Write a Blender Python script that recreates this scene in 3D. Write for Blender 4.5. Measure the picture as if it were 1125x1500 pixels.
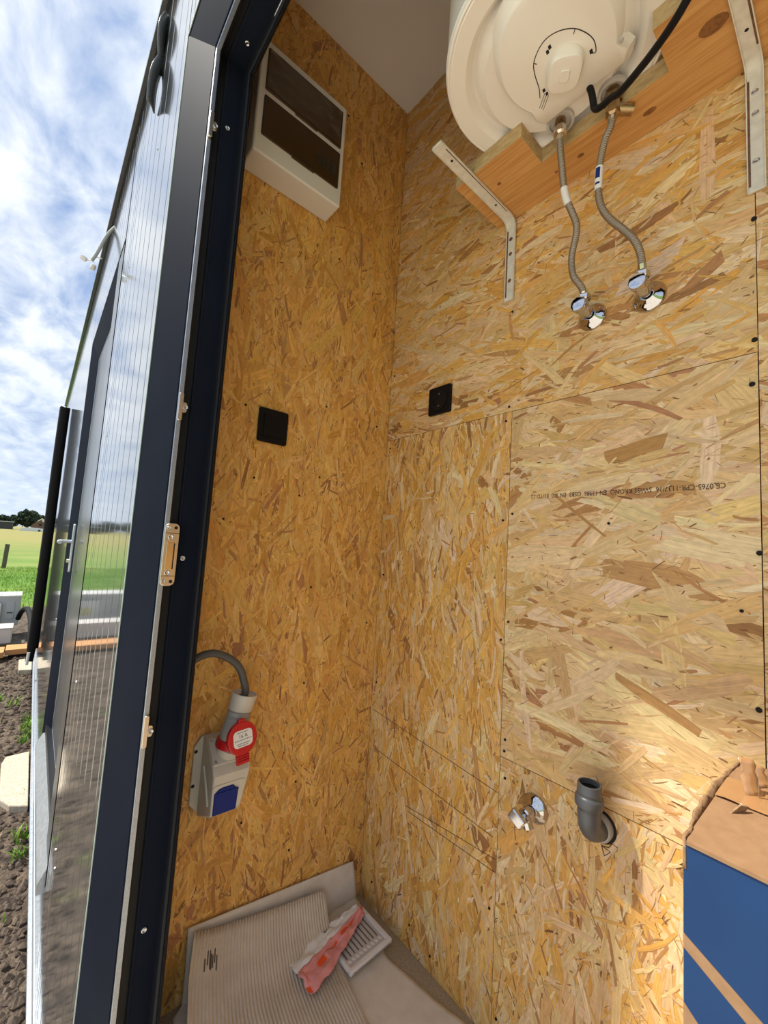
import bpy, math, random
from mathutils import Vector, Matrix, noise as mnoise

for o in list(bpy.data.objects):
    bpy.data.objects.remove(o)
SC = bpy.context.scene
COL = SC.collection
PI = math.pi
H = 1.033           # eye height above the closet floor

# ------------------------------------------------------------------ camera
cam_d = bpy.data.cameras.new('camera')
cam_d.sensor_fit = 'HORIZONTAL'
cam_d.sensor_width = 36.0
cam_d.lens = 600.0 * 36.0 / 1125.0
cam_d.clip_start = 0.01
cam_d.clip_end = 3000
cam = bpy.data.objects.new('camera', cam_d)
COL.objects.link(cam)
right = Vector((0.7591932679993725, -0.6479546994673038, 0.06148405697958482))
down = Vector((0.103764331668061, 0.027236401888724057, -0.9942289182505387))
fwd = Vector((0.6425406954410853, 0.7611917536668351, 0.08791227929984881))
R3 = Matrix((right, -down, -fwd)).transposed()
cam.matrix_world = Matrix.Translation((0, 0, H)) @ R3.to_4x4()
SC.camera = cam

# ------------------------------------------------------------------ view
SC.view_settings.view_transform = 'Standard'
SC.view_settings.look = 'None'
SC.view_settings.exposure = 1.55
SC.view_settings.gamma = 1.0
SC.view_settings.use_curve_mapping = False

# ------------------------------------------------------------------ sky
W = bpy.data.worlds.new('sky')
SC.world = W
W.use_nodes = True
nt = W.node_tree
nt.nodes.clear()


def nn(tree, typ, **kw):
    n = tree.nodes.new(typ)
    for k, v in kw.items():
        setattr(n, k, v)
    return n


def lk(tree, a, ao, b, bi):
    tree.links.new(a.outputs[ao], b.inputs[bi])


tc = nn(nt, 'ShaderNodeTexCoord')
sep = nn(nt, 'ShaderNodeSeparateXYZ')
lk(nt, tc, 'Generated', sep, 0)
zc = nn(nt, 'ShaderNodeMath', operation='MAXIMUM'); lk(nt, sep, 2, zc, 0); zc.inputs[1].default_value = 0.0
za = nn(nt, 'ShaderNodeMath', operation='ADD'); lk(nt, zc, 0, za, 0); za.inputs[1].default_value = 0.16
dx = nn(nt, 'ShaderNodeMath', operation='DIVIDE'); lk(nt, sep, 0, dx, 0); lk(nt, za, 0, dx, 1)
dy = nn(nt, 'ShaderNodeMath', operation='DIVIDE'); lk(nt, sep, 1, dy, 0); lk(nt, za, 0, dy, 1)
cmb = nn(nt, 'ShaderNodeCombineXYZ'); lk(nt, dx, 0, cmb, 0); lk(nt, dy, 0, cmb, 1)
mp = nn(nt, 'ShaderNodeMapping'); lk(nt, cmb, 0, mp, 0)
mp.inputs['Rotation'].default_value = (0, 0, math.radians(38))
mp.inputs['Scale'].default_value = (1.0, 0.55, 1.0)
n1 = nn(nt, 'ShaderNodeTexNoise'); lk(nt, mp, 0, n1, 'Vector')
n1.inputs['Scale'].default_value = 8.0; n1.inputs['Detail'].default_value = 7; n1.inputs['Roughness'].default_value = 0.56
n1.inputs['Distortion'].default_value = 0.35
n2 = nn(nt, 'ShaderNodeTexNoise'); lk(nt, mp, 0, n2, 'Vector')
n2.inputs['Scale'].default_value = 0.9; n2.inputs['Detail'].default_value = 3
mxn = nn(nt, 'ShaderNodeMath', operation='MULTIPLY_ADD'); lk(nt, n2, 0, mxn, 0); mxn.inputs[1].default_value = 0.55; lk(nt, n1, 0, mxn, 2)
cr = nn(nt, 'ShaderNodeValToRGB'); lk(nt, mxn, 0, cr, 0)
cr.color_ramp.elements[0].position = 0.58; cr.color_ramp.elements[0].color = (0, 0, 0, 1)
cr.color_ramp.elements[1].position = 0.90; cr.color_ramp.elements[1].color = (1, 1, 1, 1)
n3 = nn(nt, 'ShaderNodeTexNoise'); lk(nt, mp, 0, n3, 'Vector')
n3.inputs['Scale'].default_value = 2.0; n3.inputs['Detail'].default_value = 5
cw = nn(nt, 'ShaderNodeMixRGB'); lk(nt, n3, 0, cw, 0)
cw.inputs[1].default_value = (0.34, 0.38, 0.43, 1); cw.inputs[2].default_value = (0.54, 0.55, 0.56, 1)
skymix = nn(nt, 'ShaderNodeMixRGB'); lk(nt, cr, 0, skymix, 0)
skymix.inputs[1].default_value = (0.14, 0.205, 0.34, 1); lk(nt, cw, 0, skymix, 2)
hr = nn(nt, 'ShaderNodeMapRange'); lk(nt, sep, 2, hr, 0)
hr.inputs[1].default_value = 0.0; hr.inputs[2].default_value = 0.34; hr.inputs[3].default_value = 0.85; hr.inputs[4].default_value = 0.0
hz = nn(nt, 'ShaderNodeMixRGB'); lk(nt, hr, 0, hz, 0); lk(nt, skymix, 0, hz, 1)
hz.inputs[2].default_value = (0.34, 0.39, 0.45, 1)
bg = nn(nt, 'ShaderNodeBackground'); lk(nt, hz, 0, bg, 0); bg.inputs[1].default_value = 0.79
wo = nn(nt, 'ShaderNodeOutputWorld'); lk(nt, bg, 0, wo, 0)

# ------------------------------------------------------------------ sun (veiled by thin cloud)
sd = bpy.data.lights.new('sun', 'SUN')
sd.energy = 2.35
sd.color = (1.0, 0.94, 0.84)
sd.angle = math.radians(2.6)
sun = bpy.data.objects.new('sun', sd)
COL.objects.link(sun)
sun.rotation_euler = Vector((1, -0.86, -1.93)).to_track_quat('-Z', 'Y').to_euler()
sun.location = (-5, 5, 10)


# ================================================================== helpers
class MB:
    def __init__(s):
        s.v = []; s.f = []

    def add(s, vs, fs):
        b = len(s.v)
        s.v += [tuple(p) for p in vs]
        s.f += [tuple(i + b for i in f) for f in fs]
        return s

    def box(s, x0, x1, y0, y1, z0, z1):
        vs = [(x, y, z) for z in (z0, z1) for y in (y0, y1) for x in (x0, x1)]
        return s.add(vs, [(0, 2, 3, 1), (4, 5, 7, 6), (0, 1, 5, 4), (2, 6, 7, 3), (0, 4, 6, 2), (1, 3, 7, 5)])

    def obox(s, c, ax, ay, az):
        c, ax, ay, az = map(Vector, (c, ax, ay, az))
        vs = [c + ax * i + ay * j + az * k for k in (-1, 1) for j in (-1, 1) for i in (-1, 1)]
        return s.add(vs, [(0, 2, 3, 1), (4, 5, 7, 6), (0, 1, 5, 4), (2, 6, 7, 3), (0, 4, 6, 2), (1, 3, 7, 5)])

    def lathe(s, prof, c, axis=(0, 0, 1), n=32, ref=None, sq=1.0):
        """prof: (radius, height along axis)"""
        c = Vector(c); a = Vector(axis).normalized()
        e1 = Vector(ref).normalized() if ref else a.orthogonal().normalized()
        e1 = (e1 - a * e1.dot(a)).normalized(); e2 = a.cross(e1)
        vs = []; fs = []
        for r, h in prof:
            for k in range(n):
                t = 2 * PI * k / n
                vs.append(c + a * h + (e1 * math.cos(t) + e2 * math.sin(t) * sq) * r)
        for i in range(len(prof) - 1):
            for k in range(n):
                k2 = (k + 1) % n
                fs.append((i * n + k, i * n + k2, (i + 1) * n + k2, (i + 1) * n + k))
        if prof[0][0] > 1e-6:
            fs.append(tuple(range(n))[::-1])
        if prof[-1][0] > 1e-6:
            fs.append(tuple((len(prof) - 1) * n + k for k in range(n)))
        return s.add(vs, fs)

    def cyl(s, p0, p1, r, n=20, r1=None):
        p0 = Vector(p0); p1 = Vector(p1); L = (p1 - p0).length
        return s.lathe([(r, 0), (r if r1 is None else r1, L)], p0, p1 - p0, n)

    def tube(s, pts, r, n=12, cap=True):
        pts = [Vector(p) for p in pts]
        m = len(pts)
        t0 = (pts[1] - pts[0]).normalized()
        e = t0.orthogonal().normalized()
        vs = []; fs = []
        for i, p in enumerate(pts):
            t = (pts[min(i + 1, m - 1)] - pts[max(i - 1, 0)]).normalized()
            e = (e - t * e.dot(t)).normalized(); b = t.cross(e)
            rr = r(i / (m - 1)) if callable(r) else r
            for k in range(n):
                a = 2 * PI * k / n
                vs.append(p + (e * math.cos(a) + b * math.sin(a)) * rr)
        for i in range(m - 1):
            for k in range(n):
                k2 = (k + 1) % n
                fs.append((i * n + k, i * n + k2, (i + 1) * n + k2, (i + 1) * n + k))
        if cap:
            fs.append(tuple(range(n))[::-1]); fs.append(tuple((m - 1) * n + k for k in range(n)))
        return s.add(vs, fs)

    def prism(s, poly, fn, h0, h1):
        """poly: 2d points, fn(u, v, h) -> 3d"""
        n = len(poly)
        vs = [fn(u, v, h0) for u, v in poly] + [fn(u, v, h1) for u, v in poly]
        fs = [tuple(range(n))[::-1], tuple(range(n, 2 * n))]
        fs += [(i, (i + 1) % n, n + (i + 1) % n, n + i) for i in range(n)]
        return s.add(vs, fs)

    def grid(s, nu, nv, fn):
        vs = [fn(i / nu, j / nv) for j in range(nv + 1) for i in range(nu + 1)]
        w = nu + 1
        fs = [(j * w + i, j * w + i + 1, (j + 1) * w + i + 1, (j + 1) * w + i) for j in range(nv) for i in range(nu)]
        return s.add(vs, fs)

    def build(s, name, m, parent=None, smooth=35, bevel=0, seg=2, solid=0):
        me = bpy.data.meshes.new(name)
        me.from_pydata(s.v, [], s.f)
        me.update()
        o = bpy.data.objects.new(name, me)
        COL.objects.link(o)
        if m:
            me.materials.append(MAT[m])
        import bmesh
        bm = bmesh.new(); bm.from_mesh(me)
        bmesh.ops.recalc_face_normals(bm, faces=bm.faces)
        bm.to_mesh(me); bm.free()
        if smooth:
            for p in me.polygons:
                p.use_smooth = True
            me.set_sharp_from_angle(angle=math.radians(smooth))
        if parent:
            o.parent = parent
            o.matrix_parent_inverse = Matrix.Translation(-parent.location)
        if solid:
            md = o.modifiers.new('thickness', 'SOLIDIFY'); md.thickness = solid; md.offset = 0
        if bevel:
            md = o.modifiers.new('bevel', 'BEVEL'); md.width = bevel; md.segments = seg
            md.limit_method = 'ANGLE'; md.angle_limit = math.radians(40)
            md.harden_normals = False
        return o


def smoothpath(pts, n=8):
    """Catmull-Rom through the points"""
    P = [Vector(p) for p in pts]
    P = [P[0] * 2 - P[1]] + P + [P[-1] * 2 - P[-2]]
    out = []
    for i in range(1, len(P) - 2):
        for k in range(n):
            t = k / n
            a, b, c, d = P[i - 1], P[i], P[i + 1], P[i + 2]
            out.append(0.5 * ((2 * b) + (c - a) * t + (2 * a - 5 * b + 4 * c - d) * t * t + (3 * b - a - 3 * c + d) * t ** 3))
    out.append(P[-2])
    return out


def rrect(u0, u1, v0, v1, r, n=5):
    out = []
    for cx, cy, a in ((u1 - r, v1 - r, 0), (u0 + r, v1 - r, 90), (u0 + r, v0 + r, 180), (u1 - r, v0 + r, 270)):
        for k in range(n + 1):
            t = math.radians(a + 90 * k / n)
            out.append((cx + r * math.cos(t), cy + r * math.sin(t)))
    return out


def empty(name, loc):
    o = bpy.data.objects.new(name, None)
    COL.objects.link(o)
    o.location = loc
    o.empty_display_size = 0.05
    return o


def tag(o, label, cat=None, group=None, kind=None):
    if label: o['label'] = label
    if cat: o['category'] = cat
    if group: o['group'] = group
    if kind: o['kind'] = kind
    return o


def inst(o, loc=None, parent=None, rot=None):
    c = o.copy()
    COL.objects.link(c)
    if parent:
        c.parent = parent
        c.matrix_parent_inverse = Matrix.Translation(-parent.location)
    if loc is not None: c.location = loc
    if rot is not None: c.rotation_euler = rot
    return c


def text_mesh(name, body, size, m, M4, parent, extrude=0.0001, sx=1.0):
    cu = bpy.data.curves.new(name, 'FONT')
    cu.body = body; cu.size = size; cu.extrude = extrude
    cu.align_x = 'LEFT'; cu.align_y = 'CENTER'
    cu.resolution_u = 2
    t = bpy.data.objects.new(name, cu)
    COL.objects.link(t)
    bpy.context.view_layer.update()
    dg = bpy.context.evaluated_depsgraph_get()
    me = bpy.data.meshes.new_from_object(t.evaluated_get(dg))
    bpy.data.objects.remove(t)
    me.transform(M4 @ Matrix.Diagonal((sx, 1, 1, 1)))
    me.materials.clear(); me.materials.append(MAT[m])
    o = bpy.data.objects.new(name, me)
    COL.objects.link(o)
    o.parent = parent
    o.matrix_parent_inverse = Matrix.Translation(-parent.location)
    return o


def basis(o, ex, ey, ez):
    return Matrix.Translation(o) @ Matrix((Vector(ex), Vector(ey), Vector(ez))).transposed().to_4x4()


# ================================================================== materials
MAT = {}


def mat(name, col, rough=0.5, metal=0.0, noise=None, bump=None, coat=0.0, spec=None, trans=0.0, alpha=1.0, aniso=None, ior=None):
    """noise=(scale, amount[, detail][, stretch vector]); bump=(scale, strength)"""
    m = bpy.data.materials.new(name)
    m.use_nodes = True
    t = m.node_tree
    p = t.nodes['Principled BSDF']
    p.inputs['Base Color'].default_value = (*col, 1)
    p.inputs['Roughness'].default_value = rough
    p.inputs['Metallic'].default_value = metal
    p.inputs['Coat Weight'].default_value = coat
    p.inputs['Coat Roughness'].default_value = 0.06
    p.inputs['Transmission Weight'].default_value = trans
    p.inputs['Alpha'].default_value = alpha
    if spec is not None: p.inputs['Specular IOR Level'].default_value = spec
    if ior: p.inputs['IOR'].default_value = ior
    c = nn(t, 'ShaderNodeTexCoord')
    if noise:
        mpn = nn(t, 'ShaderNodeMapping'); lk(t, c, 'Object', mpn, 0)
        if len(noise) > 3: mpn.inputs['Scale'].default_value = noise[3]
        n = nn(t, 'ShaderNodeTexNoise'); lk(t, mpn, 0, n, 'Vector')
        n.inputs['Scale'].default_value = noise[0]; n.inputs['Detail'].default_value = noise[2] if len(noise) > 2 else 5
        r = nn(t, 'ShaderNodeMapRange'); lk(t, n, 0, r, 0)
        r.inputs[1].default_value = 0.25; r.inputs[2].default_value = 0.75
        r.inputs[3].default_value = 1 - noise[1]; r.inputs[4].default_value = 1 + noise[1]
        x = nn(t, 'ShaderNodeMixRGB', blend_type='MULTIPLY'); x.inputs[0].default_value = 1
        x.inputs[1].default_value = (*col, 1); lk(t, r, 0, x, 2)
        lk(t, x, 0, p, 'Base Color')
    if bump:
        n = nn(t, 'ShaderNodeTexNoise'); lk(t, c, 'Object', n, 'Vector')
        n.inputs['Scale'].default_value = bump[0]; n.inputs['Detail'].default_value = 4
        b = nn(t, 'ShaderNodeBump'); lk(t, n, 0, b, 'Height')
        b.inputs['Strength'].default_value = bump[1]; b.inputs['Distance'].default_value = bump[2] if len(bump) > 2 else 0.002
        lk(t, b, 0, p, 'Normal')
    MAT[name] = m
    return m


def mat_two(name, ca, cb, scale, lo=0.4, hi=0.6, rough=0.8, detail=6, stretch=(1, 1, 1), bump=None, third=None):
    m = mat(name, ca, rough, bump=bump)
    t = m.node_tree; p = t.nodes['Principled BSDF']
    c = nn(t, 'ShaderNodeTexCoord'); mpn = nn(t, 'ShaderNodeMapping'); lk(t, c, 'Object', mpn, 0)
    mpn.inputs['Scale'].default_value = stretch
    n = nn(t, 'ShaderNodeTexNoise'); lk(t, mpn, 0, n, 'Vector')
    n.inputs['Scale'].default_value = scale; n.inputs['Detail'].default_value = detail; n.inputs['Roughness'].default_value = 0.62
    r = nn(t, 'ShaderNodeValToRGB'); lk(t, n, 0, r, 0)
    r.color_ramp.elements[0].position = lo; r.color_ramp.elements[0].color = (*ca, 1)
    r.color_ramp.elements[1].position = hi; r.color_ramp.elements[1].color = (*cb, 1)
    if third:
        e = r.color_ramp.elements.new(third[0]); e.color = (*third[1], 1)
    lk(t, r, 0, p, 'Base Color')
    return m


def mat_strand():
    m = bpy.data.materials.new('osb_strand')
    m.use_nodes = True
    t = m.node_tree; p = t.nodes['Principled BSDF']
    p.inputs['Roughness'].default_value = 0.5
    p.inputs['Specular IOR Level'].default_value = 0.35
    a = nn(t, 'ShaderNodeAttribute', attribute_name='strand_colour')
    u = nn(t, 'ShaderNodeUVMap', uv_map='grain')
    mp1 = nn(t, 'ShaderNodeMapping'); lk(t, u, 0, mp1, 0); mp1.inputs['Scale'].default_value = (9, 330, 1)
    n = nn(t, 'ShaderNodeTexNoise'); lk(t, mp1, 0, n, 'Vector')
    n.inputs['Scale'].default_value = 1; n.inputs['Detail'].default_value = 4; n.inputs['Roughness'].default_value = 0.6
    r = nn(t, 'ShaderNodeMapRange'); lk(t, n, 0, r, 0)
    r.inputs[1].default_value = 0.28; r.inputs[2].default_value = 0.72; r.inputs[3].default_value = 0.77; r.inputs[4].default_value = 1.14
    mp2 = nn(t, 'ShaderNodeMapping'); lk(t, u, 0, mp2, 0); mp2.inputs['Scale'].default_value = (60, 140, 1)
    n2_ = nn(t, 'ShaderNodeTexNoise'); lk(t, mp2, 0, n2_, 'Vector'); n2_.inputs['Scale'].default_value = 1; n2_.inputs['Detail'].default_value = 5
    r2 = nn(t, 'ShaderNodeMapRange'); lk(t, n2_, 0, r2, 0)
    r2.inputs[1].default_value = 0.3; r2.inputs[2].default_value = 0.7; r2.inputs[3].default_value = 0.86; r2.inputs[4].default_value = 1.1
    x = nn(t, 'ShaderNodeMixRGB', blend_type='MULTIPLY'); x.inputs[0].default_value = 1
    lk(t, a, 'Color', x, 1); lk(t, r, 0, x, 2)
    y = nn(t, 'ShaderNodeMixRGB', blend_type='MULTIPLY'); y.inputs[0].default_value = 1
    lk(t, x, 0, y, 1); lk(t, r2, 0, y, 2)
    lk(t, y, 0, p, 'Base Color')
    b = nn(t, 'ShaderNodeBump'); lk(t, n, 0, b, 'Height'); b.inputs['Strength'].default_value = 0.35; b.inputs['Distance'].default_value = 0.0008
    lk(t, b, 0, p, 'Normal')
    MAT['osb_strand'] = m


mat_strand()
mat_two('osb_core', (0.24, 0.11, 0.03), (0.52, 0.30, 0.10), 160, 0.42, 0.6, 0.75)
mat('ceiling_white', (0.72, 0.70, 0.66), 0.7, noise=(3, 0.04))
mat('floor_board', (0.34, 0.27, 0.18), 0.7, noise=(220, 0.25))
mat('frame_navy', (0.009, 0.012, 0.021), 0.6, noise=(6, 0.15), spec=0.03)
mat('frame_lip', (0.010, 0.011, 0.015), 0.42, spec=0.12)
mat('gasket', (0.004, 0.004, 0.005), 0.6)
mat('alu_strip', (0.38, 0.42, 0.48), 0.45, 1.0, noise=(400, 0.15))
mat('edge_pale', (0.42, 0.52, 0.46), 0.4)
mat('cladding', (0.16, 0.17, 0.175), 0.09, 0.6, noise=(14, 0.06, 4, (1, 6, .4)), coat=0.6)
mat('cladding_dark', (0.014, 0.016, 0.018), 0.3)
mat('door_grey', (0.10, 0.105, 0.11), 0.25, 0.3)
mat('galvanised', (0.58, 0.63, 0.68), 0.38, 0.85, noise=(60, 0.2))
mat('zinc', (0.72, 0.68, 0.60), 0.32, 1.0, noise=(300, 0.1))
mat('screw_steel', (0.55, 0.55, 0.56), 0.3, 1.0)
mat('chrome', (0.58, 0.58, 0.60), 0.07, 1.0)
mat('brass', (0.42, 0.30, 0.16), 0.32, 1.0, noise=(200, 0.2))
mat('nickel', (0.70, 0.66, 0.58), 0.2, 1.0)
mat('enamel', (0.84, 0.82, 0.76), 0.28, coat=0.2)
mat('enamel_grey', (0.50, 0.48, 0.45), 0.5)
mat('print_black', (0.012, 0.012, 0.014), 0.6)
mat('ink', (0.055, 0.03, 0.018), 0.8)
mat('pencil', (0.10, 0.055, 0.025), 0.8)
mat('hole_black', (0.006, 0.005, 0.005), 0.8)
mat('plastic_black', (0.006, 0.006, 0.007), 0.4, spec=0.15)
mat('plastic_black_soft', (0.007, 0.007, 0.008), 0.5, spec=0.2)
mat('rubber', (0.005, 0.005, 0.005), 0.7, spec=0.2)
mat('cable_grey', (0.09, 0.09, 0.09), 0.5)
mat('white_plastic', (0.74, 0.73, 0.71), 0.4)
mat('grey_plastic', (0.58, 0.54, 0.46), 0.45, noise=(40, 0.04))
mat('grey_plastic_dark', (0.38, 0.37, 0.34), 0.42)
mat('red_plastic', (0.52, 0.012, 0.016), 0.35)
mat('blue_plastic', (0.006, 0.020, 0.17), 0.4, spec=0.25)
mat('paper_white', (0.78, 0.77, 0.74), 0.7)
mat('smoke', (0.055, 0.030, 0.012), 0.15, coat=0.1, spec=0.35)
mat('smoke_inner', (0.03, 0.022, 0.015), 0.6)
mat('pvc_grey', (0.082, 0.086, 0.092), 0.38, noise=(30, 0.06))
mat('bracket_white', (0.66, 0.63, 0.55), 0.5, noise=(70, 0.12))
mat('rust', (0.16, 0.08, 0.04), 0.85, noise=(80, 0.4))
mat_two('pine', (0.50, 0.235, 0.065), (0.66, 0.37, 0.13), 6, 0.35, 0.65, 0.55, 6, (30, 1.3, 30))
mat_two('pine_edge', (0.40, 0.27, 0.12), (0.56, 0.42, 0.22), 30, 0.35, 0.65, 0.75, 6, (4, 1.5, 4))
mat('knot', (0.24, 0.10, 0.03), 0.6, noise=(120, 0.4))
mat_two('kraft', (0.27, 0.150, 0.072), (0.32, 0.185, 0.092), 60, 0.35, 0.65, 0.75)
mat('box_blue', (0.011, 0.042, 0.125), 0.55, noise=(10, 0.12), spec=0.2)
mat('card_edge', (0.30, 0.18, 0.09), 0.85, noise=(200, 0.4))
mat('tape', (0.42, 0.22, 0.09), 0.12, coat=0.8)
mat_two('card_grey', (0.62, 0.55, 0.46), (0.69, 0.63, 0.54), 24, 0.35, 0.65, 0.85)
mat_two('card_flute', (0.54, 0.46, 0.36), (0.61, 0.53, 0.43), 18, 0.35, 0.65, 0.85)
mat('smudge', (0.10, 0.07, 0.05), 0.9, noise=(60, 0.3))
mat('pink_film', (0.74, 0.30, 0.29), 0.4, noise=(25, 0.2))
mat('orange_print', (0.85, 0.10, 0.02), 0.45)
mat('grille_white', (0.86, 0.85, 0.86), 0.35)
mat('grille_grey', (0.60, 0.59, 0.60), 0.5)
mat('slot_grey', (0.13, 0.12, 0.12), 0.6)
mat_two('soil', (0.030, 0.020, 0.014), (0.17, 0.125, 0.085), 13, 0.35, 0.68, 0.95, 8, bump=(35, 1.0, 0.03))
mat_two('clod', (0.045, 0.032, 0.024), (0.15, 0.11, 0.08), 22, 0.35, 0.65, 0.95)
mat_two('field', (0.085, 0.19, 0.012), (0.20, 0.25, 0.045), 0.35, 0.35, 0.65, 0.95, 10, third=(0.5, (0.12, 0.21, 0.018)))
_t = MAT['field'].node_tree; _p = _t.nodes['Principled BSDF']
_src = _p.inputs['Base Color'].links[0].from_socket
_c = nn(_t, 'ShaderNodeTexCoord'); _s = nn(_t, 'ShaderNodeSeparateXYZ'); lk(_t, _c, 'Object', _s, 0)
_r = nn(_t, 'ShaderNodeMapRange'); lk(_t, _s, 1, _r, 0); _r.inputs[1].default_value = 18; _r.inputs[2].default_value = 60
_m = nn(_t, 'ShaderNodeMixRGB'); lk(_t, _r, 0, _m, 0); _t.links.new(_src, _m.inputs[1]); _m.inputs[2].default_value = (0.24, 0.22, 0.055, 1)
lk(_t, _m, 0, _p, 'Base Color')
mat('grass_blade', (0.17, 0.34, 0.02), 0.6, noise=(2, 0.3))
mat('straw', (0.35, 0.28, 0.13), 0.8)
mat_two('slab', (0.40, 0.34, 0.25), (0.52, 0.46, 0.36), 70, 0.4, 0.6, 0.9, bump=(90, 0.4))
mat_two('yard', (0.56, 0.50, 0.41), (0.66, 0.59, 0.49), 3, 0.35, 0.65, 0.9)  # tone of the added yard, kept pale to bounce light indoors
mat_two('plank', (0.50, 0.22, 0.07), (0.62, 0.32, 0.12), 5, 0.35, 0.65, 0.7, 6, (2, 30, 30))
mat('ac_white', (0.60, 0.60, 0.58), 0.4)
mat('ac_grey', (0.38, 0.40, 0.41), 0.5)
mat('sticker', (0.45, 0.42, 0.03), 0.5)
mat('post_wood', (0.10, 0.085, 0.06), 0.9, noise=(20, 0.3))
mat_two('leaves', (0.010, 0.022, 0.010), (0.035, 0.062, 0.022), 0.9, 0.4, 0.6, 0.9)
mat('bark', (0.05, 0.04, 0.03), 0.9)
mat('house_brick', (0.14, 0.085, 0.065), 0.85, noise=(2, 0.2))
mat('roof_pale', (0.55, 0.53, 0.50), 0.6)
mat('barn_dark', (0.05, 0.055, 0.055), 0.8)
mat('glasshouse', (0.62, 0.68, 0.72), 0.3)


def mat_film():
    m = bpy.data.materials.new('clear_film'); m.use_nodes = True
    t = m.node_tree
    t.nodes.remove(t.nodes['Principled BSDF'])
    out = t.nodes['Material Output']
    tr = nn(t, 'ShaderNodeBsdfTransparent'); tr.inputs[0].default_value = (0.985, 0.98, 0.97, 1)
    gl = nn(t, 'ShaderNodeBsdfGlossy'); gl.inputs['Roughness'].default_value = 0.12
    ge = nn(t, 'ShaderNodeNewGeometry')
    dt = nn(t, 'ShaderNodeVectorMath', operation='DOT_PRODUCT'); lk(t, ge, 'Normal', dt, 0); lk(t, ge, 'Incoming', dt, 1)
    ab = nn(t, 'ShaderNodeMath', operation='ABSOLUTE'); lk(t, dt, 'Value', ab, 0)
    om = nn(t, 'ShaderNodeMath', operation='SUBTRACT'); om.inputs[0].default_value = 1; lk(t, ab, 0, om, 1)
    pw = nn(t, 'ShaderNodeMath', operation='POWER'); lk(t, om, 0, pw, 0); pw.inputs[1].default_value = 4
    ad = nn(t, 'ShaderNodeMath', operation='MULTIPLY_ADD'); lk(t, pw, 0, ad, 0); ad.inputs[1].default_value = 0.8; ad.inputs[2].default_value = 0.06
    mx = nn(t, 'ShaderNodeMixShader'); lk(t, ad, 0, mx, 0); lk(t, tr, 0, mx, 1); lk(t, gl, 0, mx, 2)
    lk(t, mx, 0, out, 0)
    MAT['clear_film'] = m


mat_film()


def mat_braid():
    m = mat('braid', (0.50, 0.45, 0.37), 0.36, 1.0)
    t = m.node_tree; p = t.nodes['Principled BSDF']
    u = nn(t, 'ShaderNodeTexCoord')
    w = nn(t, 'ShaderNodeTexWave', wave_type='BANDS', bands_direction='Z'); lk(t, u, 'Object', w, 'Vector')
    w.inputs['Scale'].default_value = 110; w.inputs['Distortion'].default_value = 3; w.inputs['Detail Scale'].default_value = 60
    r = nn(t, 'ShaderNodeValToRGB'); lk(t, w, 0, r, 0)
    r.color_ramp.elements[0].color = (0.22, 0.19, 0.15, 1); r.color_ramp.elements[1].color = (0.62, 0.56, 0.46, 1)
    lk(t, r, 0, p, 'Base Color')
    b = nn(t, 'ShaderNodeBump'); lk(t, w, 0, b, 'Height'); b.inputs['Strength'].default_value = 0.5; b.inputs['Distance'].default_value = 0.0008
    lk(t, b, 0, p, 'Normal')


mat_braid()

# ================================================================== the closet shell
XR, YL, ZC = 0.85, 1.0115, 2.568     # right wall, left wall, ceiling
XF = 0.15                            # outer face of the facade
YN = -1.36                           # near wall (out of frame)
D0, D1, DT = -1.243, 0.977, 2.176    # door frame outer edges and top; unseen near side widened to admit light


def RW(u, v, h):                     # right wall: u = y, v = z, h out of the wall
    return (XR - h, u, v)


def LW(u, v, h):                     # left wall: u = x, v = z
    return (u, YL - h, v)


def NW(u, v, h):
    return (u, YN + h, v)


wall_right = tag(MB().box(XR + .0125, XR + .10, YN - .1, YL + .1, -0.4, ZC + .1).build('wall_right', 'osb_core', smooth=0),
                 'right wall of the closet, clad with pale oriented strand board panels', 'wall', kind='structure')
wall_left = tag(MB().box(0.20, XR + .0125, YL + .0125, YL + .12, -0.4, ZC + .1).build('wall_left', 'osb_core', smooth=0),
                'left wall of the closet, golden strand board behind the door frame', 'wall', kind='structure')
wall_near = tag(MB().box(0.20, XR + .0125, YN - .12, YN - .0125, -0.4, ZC + .1).build('wall_near', 'osb_core', smooth=0),
                'near side wall of the closet in strand board beside the blue box', 'wall', kind='structure')
floor = tag(MB().box(0.16, XR + .0125, YN, YL + .0125, -0.06, 0.0).build('floor', 'floor_board', smooth=0),
            'dusty brown chipboard floor of the closet under the cardboard', 'floor', kind='structure')
ceiling = tag(MB().box(0.20, XR + .0125, YN - .01, YL + .01, ZC, ZC + .08).build('ceiling', 'ceiling_white', smooth=0),
              'plain white ceiling panel above the water heater', 'ceiling', kind='structure')


def clip(poly, u0, u1, v0, v1):
    for ax, lim, sgn in ((0, u0, 1), (0, u1, -1), (1, v0, 1), (1, v1, -1)):
        out = []
        for i in range(len(poly)):
            a, b = poly[i], poly[(i + 1) % len(poly)]
            da, db = (a[ax] - lim) * sgn, (b[ax] - lim) * sgn
            if da >= 0: out.append(a)
            if (da > 0 > db) or (da < 0 < db):
                t = da / (da - db)
                out.append((a[0] + (b[0] - a[0]) * t, a[1] + (b[1] - a[1]) * t))
        poly = out
        if len(poly) < 3: return None
    return poly


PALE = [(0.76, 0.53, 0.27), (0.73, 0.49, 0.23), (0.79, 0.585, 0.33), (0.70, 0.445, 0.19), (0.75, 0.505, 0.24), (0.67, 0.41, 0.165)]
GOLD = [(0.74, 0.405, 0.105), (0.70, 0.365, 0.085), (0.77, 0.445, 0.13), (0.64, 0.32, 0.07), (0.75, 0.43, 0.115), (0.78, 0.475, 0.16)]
DARKS = [(0.46, 0.22, 0.07), (0.52, 0.26, 0.085), (0.36, 0.165, 0.055), (0.55, 0.30, 0.11), (0.47, 0.22, 0.09)]


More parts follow.
